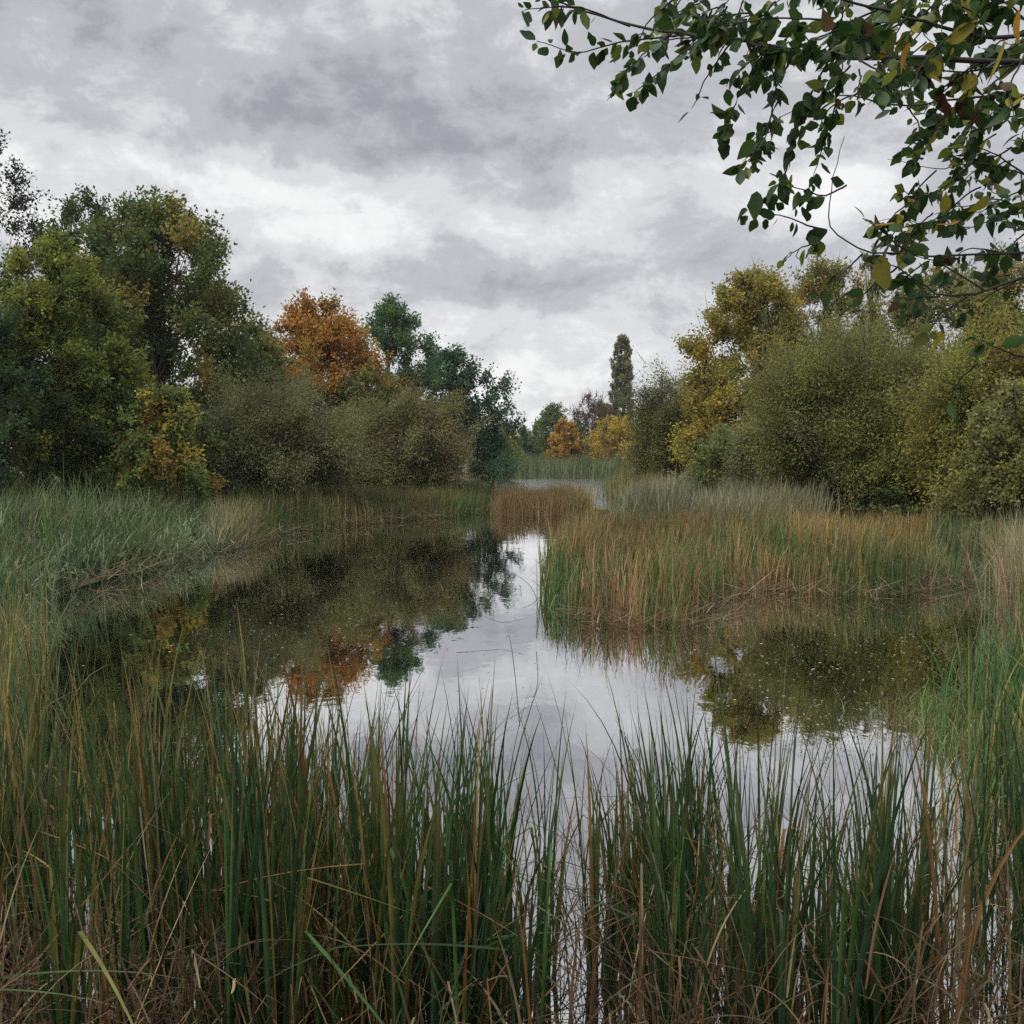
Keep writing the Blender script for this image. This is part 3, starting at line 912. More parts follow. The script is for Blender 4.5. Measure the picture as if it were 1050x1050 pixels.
def litter_edge(name, label, pairs, n, seed, width=0.6, L=(0.4, 1.0), w=0.014, zmax=0.12):
    """fallen brown reed straw along a waterline"""
    rng = np.random.default_rng(seed)
    line = W2(pairs)
    seg = np.linalg.norm(np.diff(line, axis=0), axis=1)
    cum = np.concatenate([[0], np.cumsum(seg)])
    s = rng.uniform(0, cum[-1], n)
    q = np.stack([np.interp(s, cum, line[:, i]) for i in range(2)], 1) + rng.normal(size=(n, 2)) * width * 0.5
    p = np.column_stack([q, np.maximum(ground_z(q), 0.0) + rng.uniform(0.005, zmax, n)])
    tint = pick_tint([(TAN, 2), (BROWN, 4), (STRAW, 1), ((0.12, 0.07, 0.04), 3)], n, rng) * rng.uniform(0.5, 1.2, (n, 1))
    v, f, t = blades(p, rng.uniform(*L, n), w, rng, 0.1, 0.25, 0.15, 4, False, tint, None, 1.0, az=rng.uniform(0, 2 * math.pi, n))
    # lay them down: swap most of the height into run
    n_per = len(v) // n
    base = np.repeat(p, n_per, 0)
    az = np.repeat(rng.uniform(0, 2 * math.pi, n), n_per)
    tilt = np.repeat(rng.uniform(0.02, 0.45, n), n_per)
    d = v - base
    r = d[:, 2].copy()
    v2 = base + np.stack([np.cos(az) * r * np.cos(tilt) + d[:, 0], np.sin(az) * r * np.cos(tilt) + d[:, 1], r * np.sin(tilt) + 0.3 * np.abs(d[:, 0])], 1)
    o = mesh_object(name, v2, f, REED, t)
    tag(o, label, kind='stuff')
    return o


SEDGE = (0.088, 0.135, 0.052)
SEDGE2 = (0.17, 0.20, 0.11)
SEDGE3 = (0.045, 0.085, 0.035)
R_GREEN = (0.036, 0.088, 0.022)
R_DARK = (0.016, 0.050, 0.017)
R_OLIVE = (0.11, 0.11, 0.03)
R_OCHRE = (0.26, 0.18, 0.058)
R_RUST = (0.215, 0.138, 0.058)
R_PALE = (0.215, 0.205, 0.12)

bed('sedge_bed', 'bluish green arching sedge covering the left bank', [(-140, 15.5), (20, 17.2), (62, 19.8), (130, 23), (215, 28), (248, 31.5), (240, 37), (150, 38), (-120, 36)],
    24000, (0.55, 1.15), 0.042, [(SEDGE, 3), (SEDGE2, 2), (SEDGE3, 2)], 101, lean=0.40, bend=1.5, kink=0.12, clump=0.95, scale=0.9, dead=0.05, power=1.4, level=False, vary=1.5)
bed('sedge_bed', 'taller dark green stems and brown stalks scattered in the left bank sedge', [(-140, 17), (20, 18.5), (120, 24), (235, 32), (230, 37), (150, 38), (-120, 36)],
    4200, (0.9, 1.8), 0.024, [((0.045, 0.085, 0.03), 4), ((0.12, 0.09, 0.05), 1.5), ((0.10, 0.15, 0.05), 3)], 119, lean=0.2, bend=0.7, kink=0.2, clump=0.9, scale=1.2, dead=0.1, level=False)
bed('sedge_bed', 'straw yellow sedge tuft at the tip of the left bank', [(222, 28.6), (250, 31), (256, 33.5), (228, 33)], 900, (1.0, 1.5), 0.022,
    [((0.17, 0.155, 0.075), 3), (R_OLIVE, 2)], 102, lean=0.35, bend=0.7, clump=0.1, dead=0.2)
bed('reed_bed', 'olive and brown reeds along the foot of the left bank willows', [(243, 31.5), (300, 37), (400, 43), (500, 49.5), (506, 60), (430, 58), (300, 47), (235, 38)],
    14000, (0.85, 1.5), 0.03, [((0.07, 0.08, 0.03), 3), (R_OLIVE, 3), (R_OCHRE, 1.2), (R_GREEN, 2), (BROWN, 1)], 103, lean=0.10, bend=0.4, pscale=2, dead=0.15)
bed('reed_bed', 'rusty brown reed islet in mid channel', [(508, 46.5), (560, 45.5), (600, 47), (603, 52), (590, 58), (512, 57)], 4400, (1.05, 1.6), 0.03,
    [((0.17, 0.11, 0.05), 4), (R_OCHRE, 1), (R_OLIVE, 3), (R_PALE, 1.2)], 104, lean=0.1, bend=0.4, pscale=1.5, dead=0.2, jit=0.004, vary=0.6)
bed('reed_bed', 'grey-green reed belt across the far end of the pond', [(508, 136), (650, 136), (660, 165), (500, 165)], 9000, (2.2, 3.1), 0.075,
    [((0.095, 0.125, 0.05), 3), ((0.06, 0.10, 0.04), 3), (R_PALE, 0.4), (R_OLIVE, 1.5)], 105, lean=0.08, bend=0.4, pscale=4, dead=0.05)
bed('reed_bed', 'olive reeds on the right side of the far channel', [(636, 50), (650, 48), (670, 54), (675, 100), (650, 132), (640, 100), (630, 70)], 5000, (1.1, 1.8), 0.04,
    [(R_OLIVE, 3), ((0.08, 0.09, 0.04), 3), (R_OCHRE, 1)], 106, lean=0.08, bend=0.4, pscale=3, dead=0.1)
bed('reed_bed', 'pale straw reeds behind the rusty cattails at right of centre', [(640, 31), (700, 29), (800, 28), (850, 34), (820, 40), (700, 52), (650, 52)], 9000, (1.3, 1.85), 0.024,
    [(R_PALE, 4), ((0.15, 0.155, 0.09), 3), ((0.08, 0.11, 0.07), 1.5)], 107, lean=0.1, bend=0.4, pscale=2, dead=0.1)


def island_col(q, tint, rng):
    px = q[:, 0] / q[:, 1] * F + 525
    r = rng.uniform(size=len(q))
    out = tint.copy()
    edge = (px < 600 + rng.normal(size=len(q)) * 14) & (q[:, 1] < 20.5)
    out[edge & (r < 0.7)] = R_GREEN
    mid = np.abs(px - 690) < 34
    out[mid & (q[:, 1] < 19) & (r < 0.5)] = (0.07, 0.11, 0.025)
    ru = (px > 585) & (px < 730) & (r > 0.72)
    out[ru] = (0.185, 0.112, 0.050)
    bl = px > 950
    out[bl & (r < 0.6)] = (0.105, 0.145, 0.07)
    oc = np.abs(px - 880) < 75
    out[oc & (q[:, 1] > 22.5) & (r < 0.6)] = R_OCHRE
    out[oc & (q[:, 1] < 22.5) & (r < 0.45)] = (0.07, 0.10, 0.03)
    return out


bed('cattail_bed', 'rusty, ochre and green cattails filling the peninsula right of the open water',
    [(556, 18.6), (575, 17), (610, 16.4), (660, 15.8), (698, 15.6), (712, 16.6), (740, 19), (800, 20.2), (870, 19.4), (925, 19.2), (960, 21), (1050, 21.4), (1070, 30), (800, 30), (640, 31), (585, 29), (562, 23)],
    19000, (0.85, 1.3), 0.021, [(R_RUST, 2.5), (R_OCHRE, 1.8), (R_OLIVE, 2.5), ((0.30, 0.21, 0.115), 1.6), (R_GREEN, 3), (BROWN, 1.5), ((0.09, 0.14, 0.035), 2)], 108, lean=0.10, bend=0.40, kink=0.14, clump=0.9, scale=0.5, pscale=0.6, patch=0.65, dead=0.25, color_fn=island_col, jit=0.004, vary=1.2)
bed('tall_grass', 'tall pale straw grass at the right edge beyond the water', [(1030, 17.5), (1045, 16.4), (1120, 16), (1130, 20), (1040, 20)], 2200, (1.3, 2.0), 0.016,
    [(R_PALE, 4), (TAN, 2), (R_OLIVE, 1)], 109, lean=0.14, bend=0.5, dead=0.1)
litter_edge('reed_straw', 'fallen brown reed straw along the left waterline', [(40, 18.8), (62, 19.5), (130, 22.7), (215, 27.6), (250, 31.3), (300, 36.8), (400, 42.8), (495, 49)], 1100, 110, 1.3, (0.5, 1.4), 0.02, 0.25)
litter_edge('reed_straw', 'fallen brown reed straw along the peninsula waterline', [(570, 17), (610, 16.3), (660, 15.7), (700, 15.4), (714, 16.6), (740, 18.8), (800, 20), (870, 19.2), (925, 19), (960, 20.6), (1050, 21)], 800, 111, 0.7, (0.4, 1.1), 0.016, 0.14)

# nearer beds at both sides
bed('reed_bed', 'green and ochre reeds at the left edge in front of the sedge bank', [(-90, 8), (0, 8.5), (18, 12), (28, 16), (10, 18), (-120, 18)], 1300, (0.8, 1.4), 0.018,
    [(R_GREEN, 3), (R_OLIVE, 2), (R_OCHRE, 0.8), ((0.08, 0.13, 0.05), 3)], 112, lean=0.12, bend=0.5, kink=0.2, dead=0.25, jit=0.02, level=False)
bed('green_grass', 'bright green grass tussock on the right bank', [(905, 10.3), (935, 9.4), (1010, 8.6), (1040, 9.5), (1010, 11.2), (930, 11)], 900, (0.2, 0.5), 0.013,
    [((0.08, 0.155, 0.035), 3), ((0.11, 0.16, 0.05), 2), (R_OLIVE, 2), (TAN, 0.6)], 113, lean=0.35, bend=0.9, clump=0.5, dead=0.2, jit=0.02, level=False)
bed('reed_bed', 'mixed green and straw reeds on the right bank', [(985, 10.5), (1000, 7.8), (1020, 6.6), (1120, 6), (1180, 9), (1120, 13)], 800, (0.7, 1.25), 0.017,
    [(R_GREEN, 3), ((0.07, 0.13, 0.035), 2), (R_OLIVE, 2), (R_OCHRE, 1), (R_PALE, 1.5)], 114, lean=0.16, bend=0.5, kink=0.15, dead=0.35, jit=0.02, level=False)


bed('bank_grass', 'rough green and straw grass on the near right bank', [(1080, 7), (1100, 5.2), (1300, 3.6), (1900, 2.6), (1900, 9), (1200, 14)], 6000, (0.2, 0.6), 0.010,
    [(R_GREEN, 3), ((0.08, 0.13, 0.035), 3), (R_OLIVE, 2), (TAN, 1)], 115, lean=0.35, bend=0.9, clump=0.5, dead=0.2, level=False)


# undergrowth on the banks, under and between the shrubs
def undergrowth(name, label, pairs, n, pal, seed, h=0.8, leaf=(0.12, 0.08)):
    rng = np.random.default_rng(seed)
    poly = W2(pairs)
    q = fill(poly, n, rng, 0.7, 1.5)
    hh = h * (0.6 + 0.5 * vnoise(q[:, 0], q[:, 1], 1.3, seed))
    z = ground_z(q) + np.abs(hh) * rng.uniform(0, 1, n) ** 0.6
    p = np.column_stack([q, z])
    ax = rng.normal(size=(n, 3))
    v, f = leaf_quads(p, ax, leaf[0] * rng.uniform(0.6, 1.3, n), leaf[1], rng, 0.8)
    t = pick_tint(pal, n, rng) * rng.uniform(0.7, 1.3, (n, 1))
    o = mesh_object(name, v, f, LEAF, np.repeat(t, 4, 0))
    tag(o, label, kind='stuff')


undergrowth('undergrowth', 'dark green nettles and brambles at the foot of the left trees', [(-160, 30), (240, 34), (300, 46), (500, 62), (500, 80), (200, 60), (-160, 48)], 42000,
            [(GREEN, 3), (DKGREEN, 2), ((0.06, 0.10, 0.04), 2)], 120, 1.1, (0.17, 0.11))
undergrowth('undergrowth', 'dark green growth at the foot of the right trees', [(640, 60), (800, 36), (1150, 27), (1150, 44), (800, 56), (660, 84)], 36000,
            [(GREEN, 3), (DKGREEN, 2), (OLIVE, 2), ((0.05, 0.09, 0.05), 2)], 121, 1.1, (0.15, 0.10))
undergrowth('undergrowth', 'brown and olive heath on the far rise', [(500, 190), (590, 190), (600, 230), (480, 230)], 16000,
            [((0.10, 0.075, 0.05), 3), (OLIVE, 3), ((0.09, 0.10, 0.045), 2)], 122, 0.8, (0.5, 0.3))


# woods that close the view behind the named trees
def far_wood(name, label, pairs, n, htop, pal, seed, leaf):
    rng = np.random.default_rng(seed)
    poly = W2(pairs)
    trees = fill(poly, 60, rng)
    hz = rng.uniform(*htop, len(trees))
    i = rng.integers(0, len(trees), n)
    u = rng.uniform(0, 1, n)
    r = 0.32 * hz[i] * np.interp(u, [0, .3, .7, 1], [.9, 1, .7, .15]) * np.sqrt(rng.uniform(0, 1, n))
    a = rng.uniform(0, 6.28, n)
    q = trees[i] + np.stack([np.cos(a) * r, np.sin(a) * r], 1)
    p = np.column_stack([q, ground_z(trees)[i] + u * hz[i]])
    v, f = leaf_quads(p, rng.normal(size=(n, 3)), leaf * rng.uniform(0.6, 1.3, n), leaf * 0.6, rng)
    ct = pick_tint(pal, len(trees), rng)
    t = ct[i] * rng.uniform(0.7, 1.3, (n, 1))
    o = mesh_object(name, v, f, LEAF, np.repeat(t, 4, 0))
    tag(o, label, kind='stuff')


far_wood('far_wood', 'wood behind the trees of the left bank', [(-500, 75), (150, 80), (380, 100), (450, 120), (380, 140), (-500, 130)], 45000, (7, 9.5), [(GREEN, 2), (DKGREEN, 2), (OLIVE, 2)], 130, 0.4)
far_wood('far_wood', 'wood behind the trees of the right bank', [(720, 110), (800, 85), (1300, 70), (1500, 110), (760, 150)], 45000, (7, 10), [(OLIVE, 3), (GREYOLIVE, 2), (OCHRE, 1), (GREEN, 1)], 131, 0.4)
far_wood('far_wood', 'low wood closing the far horizon', [(380, 260), (760, 250), (820, 330), (340, 330)], 30000, (8, 12), [(GREEN, 2), (OLIVE, 2), (DKGREEN, 1)], 132, 0.9)

# ------------------------------------------------------------------ cattails standing in the foreground
VARS = []
rv = np.random.default_rng(77)
STYLES = {
    'green': ([(R_DARK, 5), (R_GREEN, 3), ((0.025, 0.055, 0.025), 3), (R_OLIVE, 0.3), ((0.19, 0.085, 0.025), 0.3)], 0.075, 0.26, 0.12),
    'mixed': ([(R_GREEN, 3.5), (R_DARK, 3), (R_OLIVE, 1.4), (R_OCHRE, 0.6), ((0.17, 0.09, 0.03), 0.9)], 0.085, 0.32, 0.18),
    'withered': ([((0.17, 0.085, 0.03), 3), (TAN, 2), (BROWN, 3), (R_OLIVE, 1), (R_GREEN, 1)], 0.14, 0.5, 0.30),
}


def cattail_mesh(style, rng):
    pal, lean, bend, kink = STYLES[style]
    n = int(rng.integers(7, 11))
    az = rng.uniform(0, 6.28) + np.where(rng.uniform(size=n) < 0.5, 0, math.pi) + rng.normal(size=n) * 0.5
    r = rng.uniform(0, 0.035, n)
    p = np.stack([np.cos(az) * r, np.sin(az) * r, np.full(n, -0.15)], 1)
    h = rng.uniform(0.55, 1.0, n) * 1.75
    h[0] = 1.75
    tint = pick_tint(pal, n, rng) * rng.uniform(0.65, 1.25, (n, 1))
    tip = pick_tint([(R_OCHRE, 2), (TAN, 2), (BROWN, 2), (R_OLIVE, 2)], n, rng)
    bag = Bag()
    bag.add(*blades(p, h, rng.uniform(0.013, 0.026, n), rng, lean, bend, kink, 12, True, tint, tip, 2.4, az))
    nd = int(rng.integers(2, 6)) + (3 if style == 'withered' else 0)     # dead outer leaves at the foot
    az = rng.uniform(0, 6.28, nd)
    p = np.stack([np.cos(az) * 0.035, np.sin(az) * 0.035, np.full(nd, -0.1)], 1)
    tint = pick_tint([(TAN, 2), (BROWN, 3), (STRAW, 0.7), ((0.14, 0.075, 0.03), 3)], nd, rng) * rng.uniform(0.6, 1.2, (nd, 1))
    bag.add(*blades(p, rng.uniform(0.45, 1.15, nd), rng.uniform(0.009, 0.015, nd), rng, 0.25, 0.9, 0.4, 9, True, tint, None, 1.4, az, 0.25))
    return bag


PROTO = {}
for st, cnt in (('green', 14), ('mixed', 14), ('withered', 6)):
    PROTO[st] = []
    for _ in range(cnt):
        b = cattail_mesh(st, rv)
        o = b.build('cattail_plant', REED, smooth=True)
        PROTO[st].append(o)
used = set()
LBL = {
    'green': ('tall dark green cattail plant in the belt nearest the viewer', 'green cattails in the front belt'),
    'mixed': ('green cattail plant with ochre leaves in the belt nearest the viewer', 'yellowing cattails in the front belt'),
    'withered': ('withered brown cattail plant in the belt nearest the viewer', 'withered cattails in the front belt'),
}
TOPX = [-60, 0, 120, 240, 320, 400, 460, 500, 545, 600, 700, 800, 880, 950, 1020, 1110]
TOPY = [595, 600, 595, 598, 640, 640, 645, 690, 665, 655, 640, 655, 685, 670, 630, 620]
DEN = [1, 1, 1, 1, .95, .85, .7, .42, .65, .8, .8, .65, .6, .75, .9, 1]
count = 0
queue = []
while count < 299:
    if not queue:       # a new clump: a few plants from one root mat share their height
        cpx = rv.uniform(-60, 1110)
        if rv.uniform() > np.interp(cpx, TOPX, DEN):
            continue
        cY = 3.9 + (2.7 if cpx < 330 else 2.0) * rv.uniform() ** 0.9
        if cpx < 260 and rv.uniform() < 0.25:
            cY += 1.2
        ctop = np.interp(cpx, TOPX, TOPY) + 120 * rv.uniform() ** 1.5
        cstyle = rv.uniform()
        queue = [(gx(cpx, cY) + rv.normal() * 0.10, cY + rv.normal() * 0.10) for _ in range(int(rv.integers(2, 6)))]
    x, Y = queue.pop()
    Y = max(Y, 3.8)
    px = x / Y * F + 525
    top = ctop + 60 * rv.uniform() ** 1.5 + (12 if Y < 4.6 else 0)
    z = max(float(ground_z([[x, Y]])[0]), -0.3)
    zt = at(px, top, Y)[2]
    sc = (zt - z) / 1.55
    if sc < 0.5 or sc > 1.3:
        continue
    r = 0.6 * cstyle + 0.4 * rv.uniform()
    left = px < 470
    st = 'withered' if r < (0.17 if left else 0.08) else ('mixed' if r < (0.62 if left else 0.34) else 'green')
    src = PROTO[st][int(rv.integers(len(PROTO[st])))]
    if src.name in used:
        o = src.copy()
        COL.objects.link(o)
    else:
        o = src
        used.add(src.name)
    o.location = (x, Y, z)
    o.rotation_euler = (0, 0, rv.uniform(0, 6.28))
    o.scale = (0.5 + 0.5 * sc, 0.5 + 0.5 * sc, sc)
    tag(o, LBL[st][0], 'cattail', LBL[st][1])
    count += 1
for st in PROTO:
    for o in PROTO[st]:
        if o.name not in used:
            bpy.data.objects.remove(o)


def cattail_rest():
    """the slighter cattail leaves between and behind the single plants"""
    rng = np.random.default_rng(141)
    n = 1250
    px = rng.uniform(-90, 1140, n)
    k = rng.uniform(size=n) < np.interp(px, TOPX, [1, 1, 1, 1, .8, .4, .18, .10, .12, .14, .14, .12, .18, .4, .9, 1])
    px = px[k]
    n = len(px)
    Y = 4.0 + 3.4 * rng.uniform(0, 1, n)
    Y += np.where((px < 280) & (rng.uniform(size=n) < 0.4), 1.6 * rng.uniform(0, 1, n), 0)
    q = np.column_stack([gx(px, Y), Y])
    z = np.clip(ground_z(q), -0.3, 1)
    top = np.interp(px, TOPX, TOPY) + 25 + 190 * rng.uniform(0, 1, n)
    zt = CAM_H - (top - 470) / F * Y
    h = np.clip(zt - z, 0.35, 1.9)
    tint = pick_tint([(R_DARK, 3), (R_GREEN, 4), (R_OLIVE, 1.5), (R_OCHRE, 0.4), ((0.15, 0.08, 0.03), 1.6), (TAN, 0.3)], n, rng) * rng.uniform(0.5, 1.0, (n, 1))
    tip = pick_tint([(R_OCHRE, 2), (TAN, 2), (BROWN, 2), (R_OLIVE, 2)], n, rng)
    v, f, t = blades(np.column_stack([q, z]), h, rng.uniform(0.009, 0.018, n), rng, 0.10, 0.35, 0.14, 10, True, tint, tip, 2.2)
    tag(mesh_object('cattail_bed', v, f, REED, t, smooth=True), 'thin green and brown cattail leaves filling in between the front plants', kind='stuff')


cattail_rest()


def front_litter():
    rng = np.random.default_rng(140)
    n = 1700
    px = rng.uniform(-80, 1130, n)
    keep = rng.uniform(size=n) < np.interp(px, TOPX, [1, 1, 1, 1, .9, .9, .5, .2, .5, .8, 1, 1, .9, .8, 1, 1])
    px = px[keep]
    n = len(px)
    Y = 3.7 + 2.4 * rng.uniform(0, 1, n) ** 1.6
    q = np.column_stack([gx(px, Y), Y])
    p = np.column_stack([q, np.maximum(ground_z(q), -0.02) + 0.45 * rng.uniform(0, 1, n) ** 2.5])
    tint = pick_tint([(TAN, 2), (BROWN, 4), (STRAW, 1), ((0.15, 0.075, 0.03), 3), ((0.05, 0.035, 0.02), 3)], n, rng) * rng.uniform(0.35, 1.1, (n, 1))
    v, f, t = blades(p, rng.uniform(0.25, 0.9, n), rng.uniform(0.005, 0.012, n), rng, 0.75, 1.1, 0.5, 9, True, tint, None, 1.2, kink_lo=0.2)
    o = mesh_object('dead_reed_leaves', v, f, REED, t, smooth=True)
    tag(o, 'tangle of dead tan and brown reed leaves at the foot of the front cattails', kind='stuff')


front_litter()


# ------------------------------------------------------------------ small leafy weeds at the foot of the cattails
def weed(label, px, py, Y, size, seed, pal):
    rng = np.random.default_rng(seed)
    c = at(px, py, Y)
    z0 = float(ground_z([[c[0], Y]])[0])
    root = empty('nettle_plant', (c[0], Y, max(z0, 0.0)))
    tag(root, label, 'weed')
    hgt = max(c[2] - max(z0, 0.0), 0.2)
    ns = 14
    az = rng.uniform(0, 6.28, ns)
    r = rng.uniform(0.2, 1, ns) * size
    hh = hgt * rng.uniform(0.6, 1.1, ns)
    q = np.linspace(0, 1, 6)
    path = np.stack([np.cos(az)[:, None] * r[:, None] * q ** 1.4, np.sin(az)[:, None] * r[:, None] * q ** 1.4, hh[:, None] * q], -1)
    b = Bag()
    b.add(*tubes(path, np.broadcast_to(0.003 * (1.2 - q), (ns, 6)), 4))
    b.build('stem', TWIG, root)
    n = 420
    i = rng.integers(0, ns, n)
    s = rng.uniform(0.3, 1, n)
    p = np.stack([np.array([np.interp(a, q, path[j, :, k]) for j, a in zip(i, s)]) for k in range(3)], 1)
    ax = rng.normal(size=(n, 3))
    ax[:, 2] = np.abs(ax[:, 2]) * 0.3
    L = rng.uniform(0.025, 0.06, n)
    v, f, t = leaves_shape(p, ax, L, L * 0.62, rng, pick_tint(pal, n, rng) * rng.uniform(0.7, 1.3, (n, 1)), 0.9)
    mesh_object('foliage', v, f, NEAR, t, root, smooth=True)


def leaves_shape(p, axis, L, Wd, rng, tint, up=0.4, curl=0.32):
    """oval pointed leaves folded at the midrib: 5 rings of left, mid, right"""
    n = len(p)
    axis = unit(axis)
    nr = rng.normal(size=(n, 3)) * 0.6
    nr[:, 2] += up * 2
    side = unit(np.cross(axis, nr))
    nn = np.cross(side, axis)
    t = np.array([0, .12, .3, .5, .7, .88, 1.0])
    wv = np.array([0.03, .55, .93, 1.0, .78, .36, 0.02])
    cu = rng.normal(size=n) * curl + curl * 0.6
    ctr = p[:, None] + axis[:, None] * (L[:, None] * t)[..., None] - nn[:, None] * ((L * cu)[:, None] * t ** 2)[..., None]
    jag = 1 + rng.normal(size=(n, 7, 2)) * 0.13
    half = (Wd * 0.5)[:, None] * wv
    fold = 0.22
    lft = ctr - side[:, None] * (half * jag[..., 0])[..., None] + nn[:, None] * (half * fold)[..., None]
    rgt = ctr + side[:, None] * (half * jag[..., 1])[..., None] + nn[:, None] * (half * fold)[..., None]
    v = np.stack([lft, ctr, rgt], 2)
    idx = np.arange(n * 21).reshape(n, 7, 3)
    f = np.stack([idx[:, :-1, :-1], idx[:, :-1, 1:], idx[:, 1:, 1:], idx[:, 1:, :-1]], -1).reshape(-1, 4)
    tt = np.repeat(tint, 21, 0)
    return v.reshape(-1, 3), f, tt


weed('leafy green nettle low among the cattail stems left of centre', 312, 1005, 4.6, 0.16, 150, [((0.045, 0.10, 0.04), 3), ((0.035, 0.08, 0.03), 2)])
weed('pale leafy weed in the lower left corner among brown stems', 130, 985, 4.7, 0.13, 151, [((0.10, 0.12, 0.04), 3), ((0.06, 0.11, 0.04), 2)])

# ------------------------------------------------------------------ flecks and thin stalks on the water
rf = np.random.default_rng(160)
pts = []
for (cx, cy, sx, sy, n) in ((820, 680, 100, 32, 260), (900, 660, 70, 30, 90), (320, 635, 60, 22, 80), (250, 655, 60, 14, 40), (600, 700, 60, 30, 50), (860, 740, 60, 20, 90), (470, 640, 50, 20, 12)):
    a = np.column_stack([rf.normal(size=n) * sx + cx, rf.normal(size=n) * sy + cy])
    a = a[(a[:, 1] > 560) & (a[:, 1] < 900)]
    for u, v in a:
        d = direction(u, v)
        pts.append(np.array([0, 0, CAM_H]) + d * (-CAM_H / d[2]))
p = np.array(pts)
p = p[inside(POND, p[:, :2])]
p[:, 2] = 0.006
n = len(p)
a = rf.uniform(0, 6.28, n)
ax = np.stack([np.cos(a), np.sin(a), np.zeros(n)], 1)
sd = np.stack([-np.sin(a), np.cos(a), np.zeros(n)], 1)
L = (rf.uniform(0.007, 0.024, n) * (0.6 + p[:, 1] / 25))[:, None]
v = np.stack([p - ax * L, p + sd * L * 0.55 + [0, 0, 0.004], p + ax * L, p - sd * L * 0.55], 1).reshape(-1, 3)
t = pick_tint([((0.32, 0.29, 0.2), 3), (STRAW, 2), ((0.2, 0.15, 0.07), 2)], n, rf)
tag(mesh_object('floating_litter', v, np.arange(n * 4).reshape(n, 4), REED, np.repeat(t, 4, 0)), 'pale leaf flecks floating on the dark water', kind='stuff')


def stalk(label, pix, Y, r=0.004):
    q = np.array([at(a, b, Y + c) for a, b, c in pix])
    tt = np.linspace(0, len(q) - 1, 16)
    pa = np.stack([np.interp(tt, np.arange(len(q)), q[:, i]) for i in range(3)], 1)
    for _ in range(3):
        pa[1:-1] = (pa[:-2] + 2 * pa[1:-1] + pa[2:]) / 4
    o0 = pa[0].copy()
    v, f = tubes((pa - o0)[None], np.linspace(r, r * 0.4, 16)[None], 5)
    ob = mesh_object('reed_stalk', v, f, REED, np.tile(np.array(BROWN) * 0.5, (len(v), 1)))
    ob.location = o0
    tag(ob, label, 'reed stalk')


stalk('thin dark stalk arching over the bright water left of the cattail peninsula', [(550, 655, 0), (553, 620, 0), (545, 600, 0), (528, 588, 0), (515, 585, 0)], 14.2, 0.005)
stalk('lone thin stalk bent at its top in the open water at centre', [(533, 745, 0), (529, 700, 0), (525, 665, 0), (521, 648, 0), (519, 655, 0)], 7.0, 0.003)
stalk('thin leaning stalk lying on the bright water at centre', [(468, 622, 0), (492, 630, -.3), (515, 640, -.6), (545, 632, -.6)], 15.5, 0.004)


